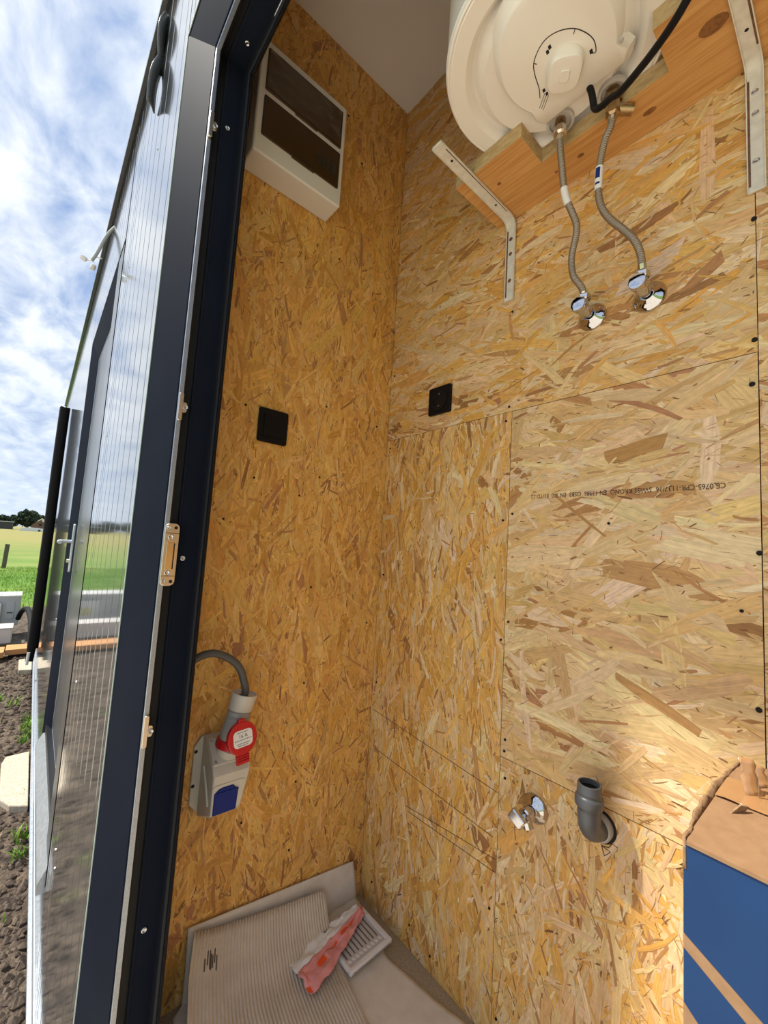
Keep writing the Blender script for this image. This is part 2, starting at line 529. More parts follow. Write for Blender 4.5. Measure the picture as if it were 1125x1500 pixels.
GAP_SHADE = [(0.32, 0.145, 0.045), (0.39, 0.19, 0.055), (0.24, 0.105, 0.033), (0.47, 0.24, 0.08)]  # dark slivers painting in the shade of gaps between strands


def osb(wall, fn, u0, u1, v0, v1, ang, spread, pal, big, seed, dens=1.0, gap=.0006):
    rnd = random.Random(seed)
    g = gap
    body = MB().prism([(u0 + g, v0 + g), (u1 - g, v0 + g), (u1 - g, v1 - g), (u0 + g, v1 - g)], fn, -0.0122, -0.0012).build('osb_panel', 'osb_core', wall, smooth=0)
    area = (u1 - u0) * (v1 - v0)
    verts = []; faces = []; cols = []; uvs = []
    layers = []
    # fine chips first (deep), then medium, then large strands, some fine on top, last the painted gap shade
    for cnt, Lr, Wr, hr_ in ((2600, (.03, .08), (.006, .016), (0, .0004)), (1500, (.05, .13), (.010, .026), (.0003, .0008)),
                             (620 * big, (.08, .19), (.016, .038), (.0006, .0011)), (420 * big, (.06, .16), (.008, .022), (.0009, .0013)),
                             (1500 / big, (.015, .05), (.002, .007), (.0008, .0014)), (1100 / big, (.03, .10), (.003, .009), (.0009, .00145)), (1700, (.006, .028), (.0005, .0015), (.0012, .0015)), (700, (.004, .012), (.0012, .0032), (.0012, .0015))):
        n = int(cnt * area * dens)
        for i in range(n):
            k = max(1.0, big) ** .5 if Lr[1] > .06 else 1
            layers.append((rnd.uniform(*Lr) * k, rnd.uniform(*Wr) * k, rnd.uniform(*hr_)))
    for L, Wd, h in layers:
        cu, cv = rnd.uniform(u0 - .02, u1 + .02), rnd.uniform(v0 - .02, v1 + .02)
        k = rnd.random()
        a = math.radians(ang + (rnd.gauss(0, spread) if k < .86 else rnd.uniform(-90, 90)))
        ca, sa = math.cos(a), math.sin(a)
        sk1, sk2 = rnd.uniform(-.8, .8) * Wd, rnd.uniform(-.8, .8) * Wd
        tw0, tw1 = rnd.uniform(.55, 1), rnd.uniform(.55, 1)
        if rnd.random() < .25: tw1 *= .3
        j = lambda s=.12: rnd.uniform(-s, s) * Wd
        loc = [(-L / 2 + sk1 * .5, -Wd / 2 * tw0), (-L * .15, -Wd / 2 + j()), (L * .2, -Wd / 2 + j()), (L / 2 + sk2 * .5, -Wd / 2 * tw1),
               (L / 2 - sk2 * .5, Wd / 2 * tw1), (L * .12, Wd / 2 + j()), (-L * .2, Wd / 2 + j()), (-L / 2 - sk1 * .5, Wd / 2 * tw0)]
        if rnd.random() < .5:
            loc.insert(4, (L / 2 + j(.5), rnd.uniform(-.2, .2) * Wd))
        bend = rnd.uniform(-.25, .25) * L
        loc = [(x, y + bend * (x / L) ** 2) for x, y in loc]
        poly = clip([(cu + x * ca - y * sa, cv + x * sa + y * ca) for x, y in loc], u0 + g, u1 - g, v0 + g, v1 - g)
        if not poly: continue
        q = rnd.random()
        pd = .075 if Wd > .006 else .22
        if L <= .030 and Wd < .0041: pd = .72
        c = rnd.choice(DARKS if L > .03 or Wd > .0041 else GAP_SHADE) if q < pd else rnd.choice(pal)
        f = rnd.uniform(.90, 1.1)
        c = (min(c[0] * f, .85), min(c[1] * f * rnd.uniform(.95, 1.05), .8), min(c[2] * f * rnd.uniform(.85, 1.15), .7), 1)
        b = len(verts); ou, ov = rnd.uniform(0, 50), rnd.uniform(0, 50)
        tilt = rnd.uniform(-.0002, .0002)
        for i, (x, y) in enumerate(poly):
            verts.append(fn(x, y, h - .0012 + tilt * (i % 3)))
            dx_, dy_ = x - cu, y - cv
            uvs.append((ou + dx_ * ca + dy_ * sa, ov - dx_ * sa + dy_ * ca))
            cols.append(c)
        faces.append(tuple(range(b, len(verts))))
    me = bpy.data.meshes.new('strands')
    me.from_pydata(verts, [], faces)
    at = me.attributes.new('strand_colour', 'FLOAT_COLOR', 'POINT')
    at.data.foreach_set('color', [x for c in cols for x in c])
    uvl = me.uv_layers.new(name='grain')
    li = [0] * len(me.loops); me.loops.foreach_get('vertex_index', li)
    uvl.data.foreach_set('uv', [x for i in li for x in uvs[i]])
    me.materials.append(MAT['osb_strand'])
    o = bpy.data.objects.new('strands', me)
    COL.objects.link(o)
    o.parent = body
    o['kind'] = 'stuff'
    return body


SY, SZ, SZ2, SY2 = 0.549, 1.383, 0.583, 0.104     # panel joints on the right wall
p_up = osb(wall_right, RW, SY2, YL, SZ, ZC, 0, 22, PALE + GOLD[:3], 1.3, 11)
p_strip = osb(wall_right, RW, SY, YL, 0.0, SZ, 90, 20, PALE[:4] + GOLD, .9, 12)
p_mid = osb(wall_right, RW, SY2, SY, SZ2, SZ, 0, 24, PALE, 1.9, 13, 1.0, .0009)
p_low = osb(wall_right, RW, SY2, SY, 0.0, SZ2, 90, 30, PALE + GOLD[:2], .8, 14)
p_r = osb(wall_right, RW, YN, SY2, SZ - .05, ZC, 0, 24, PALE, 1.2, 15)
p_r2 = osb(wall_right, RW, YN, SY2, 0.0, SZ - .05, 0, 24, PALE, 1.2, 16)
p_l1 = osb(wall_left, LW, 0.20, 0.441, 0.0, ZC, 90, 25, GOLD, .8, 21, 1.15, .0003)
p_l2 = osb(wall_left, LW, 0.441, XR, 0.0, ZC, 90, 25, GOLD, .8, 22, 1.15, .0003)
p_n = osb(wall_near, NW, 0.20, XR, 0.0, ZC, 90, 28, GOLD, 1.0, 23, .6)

# screw heads sunk in the boards
scr = MB().lathe([(.0001, .0011), (.0017, .0009), (.0021, .0018), (.0029, .0022), (.0033, .0002)], (0, 0, 0), (0, 0, 1), 10).build('screw', 'hole_black', None, smooth=0)
first = True
for wall, pts in ((wall_right, [(.106, 1.612, 1), (.108, 1.404, 1), (.112, 1.331, 1), (.107, 1.061, 1), (.111, .827, 1), (.557, 1.396), (.564, 1.361),
                   (.538, 1.132), (.563, 1.117), (.539, .882), (.557, .838), (.537, .623), (.538, .598), (.534, .542), (.325, 1.108), (.129, .97),
                   (.562, .256), (.536, .056), (.994, 1.356), (.958, .067), (.131, .75), (.557, 1.64), (.726, .039), (.80, .059), (.994, 1.60), (.99, .95), (.992, .62)]),
                  (wall_left, [(.373, 1.373), (.609, 1.433), (.604, 1.224), (.544, 1.163), (.345, 1.08), (.604, .652), (.602, .395), (.458, .343),
                   (.597, .225), (.615, 1.895), (.671, 2.249), (.608, 2.367), (.603, .912), (.412, 1.192), (.80, 1.42), (.81, .80)])):
    for t in pts:
        s = 1.25 if len(t) > 2 else 0.85
        p = RW(t[0], t[1], .0002) if wall is wall_right else LW(t[0], t[1], .0002)
        r = Vector((-1, 0, 0)) if wall is wall_right else Vector((0, -1, 0))
        o = scr if first else scr.copy()
        if not first: COL.objects.link(o)
        first = False
        o.parent = wall
        o.location = p; o.rotation_euler = r.to_track_quat('Z', 'Y').to_euler(); o.scale = (s, s, 1)


def line_on(wall, fn, pts, w, m, name):
    b = MB()
    for (a, c) in zip(pts[:-1], pts[1:]):
        d = Vector((c[0] - a[0], c[1] - a[1])); n = Vector((-d.y, d.x)).normalized() * w / 2
        b.prism([(a[0] - n.x, a[1] - n.y), (c[0] - n.x, c[1] - n.y), (c[0] + n.x, c[1] + n.y), (a[0] + n.x, a[1] + n.y)], fn, .00025, .0005)
    return b.build(name, m, wall, smooth=0)


for pts in ([(.83, .325), (.551, .336)], [(.84, .335), (.551, .363)], [(1.0, .537), (.551, .503)], [(.98, .43), (.56, .405)]):
    line_on(wall_right, RW, pts, .0013, 'pencil', 'pencil_line')
line_on(wall_right, RW, [(.33, .515), (.325, .500), (.315, .512), (.33, .515), (.318, .518), (.312, .528), (.303, .526)], .0012, 'ink', 'ink_mark')
# factory stamp, printed upside down on the board
text_mesh('board_stamp', 'CE 0765-CPR-1137/16  SWISS KRONO  EN 13986  OSB3  EN 300  E1/TD 12', .0135, 'ink',
          basis((XR - .0006, .146, 1.170), (0, 1, 0), (0, 0, -1), (-1, 0, 0)), wall_right, .00005, .80)

# ================================================================== facade
wall_facade = tag(MB().box(0.205, 0.258, D1, YL + .12, -.4, ZC + .1).build('wall_facade', 'cladding_dark', smooth=0),
                  'ribbed glossy grey cladding of the unit facade running away to the field', 'wall', kind='structure')
core = MB()
core.box(.205, .258, YN - .12, D0, -.4, ZC + .1)
core.box(.205, .258, D0, D1, DT, ZC + .1)
core.box(.205, .258, YL + .12, 1.83, -.4, ZC)
core.box(.205, .258, 3.04, 7.0, -.4, ZC)
core.box(.205, .258, 1.83, 3.04, 2.17, ZC)
core.box(.205, .258, D0, D1, -.4, -.18)
core.build('facade_core', 'cladding_dark', wall_facade, smooth=0)


def cladding(y0, y1, z0, z1, step=.085, depth=.0008, x=XF):
    b = MB(); prof = []
    n = max(1, round((y1 - y0 - .008) / step)); st = (y1 - y0) / n
    prof.append((y0 + .002, x + .006)); prof.append((y0 + .004, x))
    for i in range(n):
        yc = y0 + st * (i + .5)
        prof += [(yc - .0045, x), (yc - .002, x + depth), (yc + .002, x + depth), (yc + .0045, x)]
    prof += [(y1 - .004, x), (y1 - .002, x + .006)]
    prof += [(y1 - .002, .205), (y0 + .002, .205)]
    b.prism(prof, lambda u, v, h: (v, u, h), z0, z1)
    return b.build('cladding_panel', 'cladding', wall_facade, smooth=0)


ZT = 2.66
cladding(D1, 1.62, -.38, ZT)
cladding(1.62, 1.80, -.38, ZT, .09)
cladding(1.83, 3.04, 2.17, ZT)
cladding(3.04, 4.35, -.38, ZT)
cladding(4.35, 5.66, -.38, ZT)
cladding(5.66, 7.0, -.38, ZT)
cladding(D0, D1, DT, ZT)
cladding(-1.9, D0, -.38, ZT)
cladding(D0, D1, -.38, -.18)
MB().box(XF + .012, .205, 1.80, 1.83, -.38, ZT).build('cladding_joint', 'cladding_dark', wall_facade, smooth=0)
# pale cut edge of the cladding round the door
b = MB(); b.box(XF - .0012, XF + .004, D1 - .001, D1 + .003, -.38, DT); b.box(XF - .0012, XF + .004, D0, D1, DT - .001, DT + .003)
b.build('cut_edge', 'edge_pale', wall_facade, smooth=0)
# rivets along the panel joints
rv = MB().lathe([(.004, 0), (.0035, .0015), (.0015, .0025), (0, .0028)], (0, 0, 0), (-1, 0, 0), 8).build('rivet', 'screw_steel', wall_facade)
rv.location = (XF, 1.64, .55)
for y, z in ((1.64, 1.9), (1.64, 1.35), (1.64, .05), (1.60, 1.93), (1.60, .02), (3.1, 2.35), (3.1, 1.5), (3.1, .5), (1.25, 2.1)):
    inst(rv, (XF, y, z))

roof = MB()
roof.box(.142, 1.0, -1.9, 7.0, ZT, 2.70)
rf = tag(roof.build('roof_edge', 'cladding_dark', smooth=0), 'thin dark roof edge running along the top of the facade', 'roof', kind='structure')
MB().box(.130, .142, -1.9, 7.0, 2.682, 2.702).build('roof_trim', 'door_grey', rf, smooth=0)
br = tag(MB().box(.142, .26, -1.9, 7.0, -.455, -.38).build('trim_1', 'galvanised', smooth=0, bevel=.003),
         'galvanised base rail along the bottom of the facade above the soil', 'base rail', kind='structure')
MB().box(.132, .142, -1.9, 7.0, -.45, -.435).build('rail_lip', 'galvanised', br, smooth=0)
# rear of the unit, so that no daylight leaks in
back = MB()
back.box(.258, 1.0, YL + .12, YL + .16, -.4, ZT)
back.box(XR + .10, 1.0, -1.9, 7.0, -.4, ZT)
back.box(.16, 1.0, -1.9, 7.0, -.38, -.061)
back.box(.20, 1.0, 6.9, 7.0, -.4, ZT)
tag(back.build('wall_rear', 'cladding_dark', smooth=0), 'rear shell of the unit behind the closet walls', 'wall', kind='structure')

# ------------------------------------------------------------------ door frames
PROF = [(.150, .0), (.1535, .012), (.1800, .121), (.1812, .1235), (.1820, .1235), (.1830, .126)]
PROF_SIL = [(.1830, .126), (.1838, .1285), (.1910, .1288)]
PROF_GAP = [(.1910, .1288), (.1945, .1270), (.1945, .110), (.2085, .110), (.2085, .123)]
PROF_FLAT = [(.2085, .123), (.2120, .1236), (.2125, .123), (.2438, .123)]
PROF_LIP = [(.2438, .123), (.2446, .145), (.2465, .1485), (.2495, .1495), (.2510, .1478), (.2525, .1495), (.2555, .1485), (.258, .145), (.258, .0)]


def sweep(prof, y0, y1, zb, zt, xo=0):
    b = MB(); n = len(prof)
    vs = []
    for x, s in prof:
        vs += [(x + xo, y1 - s, zb), (x + xo, y1 - s, zt - s), (x + xo, y0 + s, zt - s), (x + xo, y0 + s, zb)]
    fs = []
    for i in range(n - 1):
        for k in range(3):
            fs.append((i * 4 + k, i * 4 + k + 1, (i + 1) * 4 + k + 1, (i + 1) * 4 + k))
    return b.add(vs, fs)


def door_frame(name, y0, y1, zb, zt):
    f = tag(empty(name, (.2, (y0 + y1) / 2, zb)), None)
    sweep(PROF, y0, y1, zb, zt).build('outer_frame', 'frame_navy', f, smooth=12)
    sweep(PROF_SIL, y0, y1, zb, zt).build('aluminium_strip', 'alu_strip', f, smooth=12)
    sweep(PROF_GAP, y0, y1, zb, zt).build('gasket_channel', 'gasket', f, smooth=12)
    sweep(PROF_FLAT, y0, y1, zb, zt).build('rebate', 'frame_navy', f, smooth=12)
    sweep(PROF_LIP, y0, y1, zb, zt).build('inner_lip', 'frame_lip', f, smooth=50)
    return f


door_1 = door_frame('door_1', D0, D1, -.18, DT)
tag(door_1, 'dark navy metal door frame with aluminium strip, standing open to the closet', 'door frame', kind='structure')
MB().box(.15, .258, D0 + .10, D1 - .10, -.18, -.03).build('threshold', 'galvanised', door_1, smooth=0)
door_2 = door_frame('door_2', 1.83, 3.04, -.18, 2.17)
tag(door_2, 'closed second door with dark frame and lever handle further along the facade', 'door', kind='structure')
MB().box(.185, .22, 1.95, 2.92, -.06, 2.05).build('door_leaf', 'door_grey', door_2, smooth=0, bevel=.004)
MB().prism([(.128, -.20), (.128, -.165), (.185, -.06), (.20, -.06), (.20, -.20)], lambda u, v, h: (u, h, v), 1.84, 3.03).build('sill', 'galvanised', door_2, smooth=0)
MB().box(.152, .166, 1.84, 2.0, -.17, 2.16).build('cover_strip', 'door_grey', door_2, smooth=0)
hb = MB(); hb.prism(rrect(2.77, 2.80, .80, 1.06, .012), lambda u, v, h: (h, u, v), .157, .167)
hd = hb.build('handle_plate', 'galvanised', door_2, bevel=.002)
hb = MB(); hb.tube(smoothpath([(.166, 2.785, .965), (.125, 2.785, .965), (.108, 2.78, .965), (.103, 2.76, .964), (.103, 2.68, .962)], 6), .009, 12)
hb.build('lever', 'galvanised', hd)
MB().lathe([(.0, .0), (.011, .0), (.011, .012), (0, .013)], (.157, 2.785, .86), (-1, 0, 0), 16).build('key_cylinder', 'zinc', hd)

# keeps screwed on the near door frame
def keep(z0, z1):
    k = MB(); k.prism(rrect(.1835, .1915, z0, z1, .003, 3), lambda u, v, h: (u, h, v), .8425, .8475)
    k.prism(rrect(.190, .199, (z0 + z1) / 2 - .010, (z0 + z1) / 2 + .010, .004, 3), lambda u, v, h: (u, h, v), .8435, .8475)
    o = k.build('keep', 'zinc', door_1, bevel=.0008)
    zc_ = (z0 + z1) / 2
    MB().lathe([(.0, .002), (.0022, .002), (.004, .0028), (.0046, .0012), (.0046, 0)], (.1955, .8435, zc_), (0, -1, 0), 12).build('screw', 'screw_steel', o)
    return o


keep(1.845, 1.902); keep(1.252, 1.306); keep(.652, .708)
sp = MB()
pl = rrect(.1835, .2085, .939, 1.055, .009, 6)
sp.prism(pl, lambda u, v, h: (u, h, v), .841, .8455)
strike = sp.build('strike_plate', 'zinc', door_1, bevel=.0008)
MB().box(.189, .2035, .8403, .842, .969, 1.020).build('latch_box', 'nickel', strike, smooth=0, bevel=.0004)
MB().box(.2005, .2025, .8399, .842, .970, 1.018).build('latch_slot', 'hole_black', strike, smooth=0)
b = MB()
for z in (1.0365, .957):
    b.box(.1842, .2078, .8405, .8412, z - .0004, z + .0004)
b.build('joint_line', 'hole_black', strike, smooth=0)
for x, z, m, r in ((.189, 1.046, 'screw_steel', .0036), (.189, .948, 'screw_steel', .0036), (.194, 1.029, 'chrome', .0048), (.194, .963, 'chrome', .0048)):
    MB().lathe([(.0, .0008), (r * .4, .0008), (r * .8, .0022), (r, .001), (r, 0)], (x, .8412, z), (0, -1, 0), 14).build('screw', m, strike)
for z in (1.047, .947):
    MB().lathe([(0, .0005), (.003, .0005), (.0032, 0)], (.2015, .8412, z), (0, -1, 0), 14).build('screw_hole', 'hole_black', strike)
for z in (1.897, .990, .33):
    x = .222
    MB().lathe([(0, .0012), (.0018, .0012), (.0035, .0026), (.0048, .0018), (.005, 0)], (x, .854, z), (0, -1, 0), 16).build('frame_screw', 'screw_steel', door_1)
MB().lathe([(0, .0012), (.0018, .0012), (.0035, .0026), (.0048, .0018), (.005, 0)], (.229, .80, 2.053), (0, 0, -1), 16).build('frame_screw', 'screw_steel', door_1)

# ------------------------------------------------------------------ things on the facade
t = tag(empty('curled_trim', (XF, 1.5, 2.45)), 'curled dark grey trim strip peeling off the facade under the roof edge', 'trim strip')
for z0, z1, xa, xb, bow in ((2.475, 2.63, .134, .137, .012), (2.315, 2.485, .119, .136, .010)):
    g = MB()
    g.grid(4, 16, lambda u, v, z0=z0, z1=z1, xa=xa, xb=xb, bow=bow: (xa + (xb - xa) * v - bow * math.sin(PI * v) + .026 * u, 1.35 + .03 * u * u - .02 * math.sin(PI * v), z0 + (z1 - z0) * v))
    g.build('curl', 'door_grey', t, smooth=60, solid=.004)
t = tag(empty('lamp_wire', (XF, 2.5, 2.61)), 'white lamp wire with two pale terminal connectors sticking out over the second door', 'wire')
MB().tube(smoothpath([(XF + .004, 2.50, 2.615), (.125, 2.50, 2.55), (.095, 2.52, 2.45), (.078, 2.53, 2.405)], 6), .0075, 10).build('sleeve', 'ac_grey', t)
for p, q in (((.078, 2.53, 2.405), (.052, 2.55, 2.405)), ((.078, 2.53, 2.405), (.084, 2.50, 2.365)), ((.09, 2.53, 2.43), (.115, 2.5, 2.42))):
    MB().tube(smoothpath([p, tuple((a + b_) / 2 + .004 for a, b_ in zip(p, q)), q], 5), .0028, 8).build('wire', 'white_plastic', t)
for c, a in (((.058, 2.55, 2.407), (-1, 0, .35)), ((.088, 2.50, 2.370), (-.25, 0, -1))):
    MB().lathe([(.0, 0), (.008, .0), (.0125, .004), (.0125, .022), (.010, .026), (0, .026)], c, a, 14).build('connector', 'white_plastic', t)

t = tag(empty('insulated_pipe', (.10, 5.1, -.14)), 'thick black insulated pipe standing upright against the far end of the facade', 'pipe')
MB().tube(smoothpath([(.10, 5.1, -.10), (.100, 5.1, .5), (.101, 5.1, 1.2), (.100, 5.1, 1.8), (.102, 5.1, 2.18), (.104, 5.1, 2.205), (.107, 5.1, 2.215)], 6),
          lambda u: .042 * (1 if u < .96 else max(.55, 1 - (u - .96) * 10)), 20).build('sleeve', 'rubber', t)
MB().tube(smoothpath([(.10, 5.1, -.08), (.092, 5.1, -.13), (.085, 5.08, -.22)], 5), .03, 14).build('lower_hose', 'rubber', t)
MB().tube([(.075, 5.06, -.13), (.070, 5.05, -.24)], .012, 12).build('white_end', 'white_plastic', t)

# ================================================================== water heater
BC = (.627, .351); BZ = 1.926
t = tag(empty('water_heater', (BC[0], BC[1], BZ)), 'white round water heater standing on the notched pine shelf, seen from below', 'water heater')
MB().lathe([(0, .50), (.15, .50), (.178, .485), (.187, .46), (.187, .016), (.1885, .014), (.1885, .008), (.187, .006), (.186, .002), (.183, 0), (.180, .0015), (.178, 0),
            (.152, .0), (.146, .004), (.140, .016), (.134, .018), (.128, .010), (.122, .002), (.116, -.002), (0, -.004)], (*BC, BZ), (0, 0, 1), 96).build('tank', 'enamel', t, smooth=30)
# D shaped control cover
cc = (.605, .328)
pts = []
for k in range(33):
    a = math.radians(58 + (302 - 58) * k / 32)
    pts.append((cc[0] + .108 * math.cos(a), cc[1] + .092 * math.sin(a)))
pts = [(x, y) for x, y in pts if x < .70]
pts = [(.700, .398)] + [(.683, .408)] + [(x, y) for x, y in pts if x < .672] + [(.683, .243), (.700, .252)]


def inset(p, k, c=(.61, .326)):
    return [(c[0] + (x - c[0]) * k, c[1] + (y - c[1]) * k) for x, y in p]


b = MB(); n = len(pts)
ring = []
for k, z in ((1.13, .004), (1.08, -.006), (1.015, -.017), (.98, -.020)):
    ring += [(x, y, BZ + z) for x, y in inset(pts, k)]
b.add(ring, [(i * n + j, i * n + (j + 1) % n, (i + 1) * n + (j + 1) % n, (i + 1) * n + j) for i in range(3) for j in range(n)] + [tuple(3 * n + j for j in range(n))])
cover = b.build('control_cover', 'enamel', t, smooth=40)
ZC0 = BZ - .020
kc = (.631, .325)
# dial knob: rounded, set in a shallow ring
b = MB(); n = 40
rows = []
ax1 = Vector((.80, .60)); ax2 = Vector((-.60, .80))
for k, h in ((1.0, 0), (1.0, -.004), (.93, -.007), (.90, -.014), (.84, -.0175), (.72, -.0185)):
    for j in range(n):
        a = 2 * PI * j / n
        ca, sa = math.cos(a), math.sin(a)
        e = .62 if k < .95 else .9
        px = abs(ca) ** e * (1 if ca > 0 else -1) * .034 * k; py = abs(sa) ** e * (1 if sa > 0 else -1) * .031 * k
        q = ax1 * px + ax2 * py
        rows.append((kc[0] + q.x, kc[1] + q.y, ZC0 + h))
b.add(rows, [(i * n + j, i * n + (j + 1) % n, (i + 1) * n + (j + 1) % n, (i + 1) * n + j) for i in range(5) for j in range(n)] + [tuple(5 * n + j for j in range(n))])
knob = b.build('dial_knob', 'enamel', t, smooth=40)
b = MB(); b.prism(rrect(-.010, .010, -.008, .008, .004), lambda u, v, h: (kc[0] + .8 * u - .6 * v, kc[1] + .6 * u + .8 * v, ZC0 + h), -.0205, -.018)
b.build('knob_pad', 'enamel', knob, bevel=.001)
# printed scale
arc = smoothpath([(.647, .381, 0), (.630, .3735, 0), (.606, .368, 0), (.587, .360, 0), (.574, .343, 0), (.570, .326, 0), (.576, .307, 0), (.590, .290, 0), (.610, .279, 0), (.630, .2745, 0), (.648, .279, 0), (.644, .286, 0)], 5)
b = MB()
for p, q in zip(arc[:-1], arc[1:]):
    d = (q - p).normalized(); nv = Vector((-d.y, d.x, 0)) * .00075
    b.prism([((p - nv).x, (p - nv).y), ((q - nv).x, (q - nv).y), ((q + nv).x, (q + nv).y), ((p + nv).x, (p + nv).y)], lambda u, v, h: (u, v, ZC0 + h), -.0003, -.0001)
b.build('scale_arc', 'print_black', cover, smooth=0)
for cx, cy, w in ((.640, .369, .0032), (.589, .335, .0032), (.585, .329, .0032), (.642, .284, .0034), (.649, .368, .003)):
    b = MB(); b.prism([(cx - w, cy - w * .8), (cx + w, cy - w * .5), (cx + w, cy + w), (cx - w, cy + w * .6)], lambda u, v, h: (u, v, ZC0 + h), -.0003, -.0001)
    b.build('scale_mark', 'print_black', cover, smooth=0)
for (a0, a1) in (((.592, .289), (.597, .294)), ((.587, .360), (.592, .357))):
    d = Vector((a1[0] - a0[0], a1[1] - a0[1])).normalized(); nv = Vector((-d.y, d.x)) * .0007
    b = MB(); b.prism([(a0[0] - nv.x, a0[1] - nv.y), (a1[0] - nv.x, a1[1] - nv.y), (a1[0] + nv.x, a1[1] + nv.y), (a0[0] + nv.x, a0[1] + nv.y)], lambda u, v, h: (u, v, ZC0 + h), -.0003, -.0001)
    b.build('scale_tick', 'print_black', cover, smooth=0)
b = MB()
for k in range(3):
    o_ = (.648 + .0035 * k, .374 + .0035 * k); e_ = (.672 + .0035 * k, .3845 + .0030 * k - .006)
    o_ = (.6455 + .0042 * k, .3705 - .0015 * k); e_ = (o_[0] + .017, o_[1] + .020)
    d = Vector((e_[0] - o_[0], e_[1] - o_[1])).normalized(); nv = Vector((-d.y, d.x)) * .0005
    b.prism([(o_[0] - nv.x, o_[1] - nv.y), (e_[0] - nv.x, e_[1] - nv.y), (e_[0] + nv.x, e_[1] + nv.y), (o_[0] + nv.x, o_[1] + nv.y)], lambda u, v, h: (u, v, ZC0 + h), -.0003, -.0001)
b.build('flame_print', 'print_black', cover, smooth=0)
MB().lathe([(0, -.0015), (.0035, -.001), (.004, .0015)], (.663, .244, ZC0), (0, 0, 1), 12).build('cover_screw', 'enamel_grey', cover)
# connection sockets
for (x, y) in ((.727, .381), (.746, .288)):
    MB().lathe([(.026, .002), (.026, -.006), (.021, -.006), (.021, .001)], (x, y, BZ - .004), (0, 0, 1), 28).build('socket_collar', 'enamel_grey', t)
# short brass fittings
MB().cyl((.727, .381, BZ), (.727, .381, BZ - .022), .0105, 20).build('inlet_stub', 'brass', t)
b = MB(); b.cyl((.746, .288, BZ), (.746, .288, BZ - .05), .0125, 8); b.cyl((.746, .288, BZ - .012), (.746, .288, BZ - .03), .016, 6)
b.build('safety_valve', 'brass', t, smooth=25)
MB().cyl((.746, .288, BZ - .042), (.770, .262, BZ - .046), .0095, 14).build('valve_outlet', 'brass', t)

cb = MB(); cb.tube(smoothpath([(.695, .312, BZ - .010), (.700, .307, 1.893), (.709, .306, 1.872), (.703, .293, 1.857), (.692, .270, 1.847), (.68, .249, 1.832), (.65, .200, 1.818), (.622, .160, 1.81), (.60, .130, 1.812), (.56, .06, 1.83), (.50, -.05, 1.88), (.46, -.2, 2.0), (.50, -.337, 2.1)], 7), .0058, 12)
o = cb.build('power_cable', 'plastic_black_soft', None)
tag(o, 'black power cable hanging in a loop from the underside of the water heater', 'cable')

# ------------------------------------------------------------------ shelf and brackets
SZB, SZT = 1.891, 1.9255
t = tag(empty('pine_shelf', (.76, .2, SZB)), 'notched pine shelf board on two brackets carrying the water heater', 'shelf')
poly = [(.849, .608), (.674, .608), (.674, .437), (.757, .437), (.757, .201), (.674, .201), (.674, -.33), (.849, -.33)]
me_ = MB(); me_.prism(poly, lambda u, v, h: (u, v, h), SZB, SZT)
sh = me_.build('board', 'pine', t, smooth=0)
sh.data.materials.append(MAT['pine_edge'])
for p in sh.data.polygons:
    if abs(p.normal.z) < .5: p.material_index = 1
for x, y, r, sx in ((.806, .245, .006, 1.9), (.80, .372, .0045, 1.6), (.735, .135, .013, 1.5), (.735, .53, .004, 1.2), (.80, .425, .003, 1.5)):
    b = MB(); b.add([(x + r * math.cos(a * PI / 8), y + r * sx * math.sin(a * PI / 8), SZB - .0003) for a in range(16)], [tuple(range(16))])
    b.build('knot', 'knot', t, smooth=0)


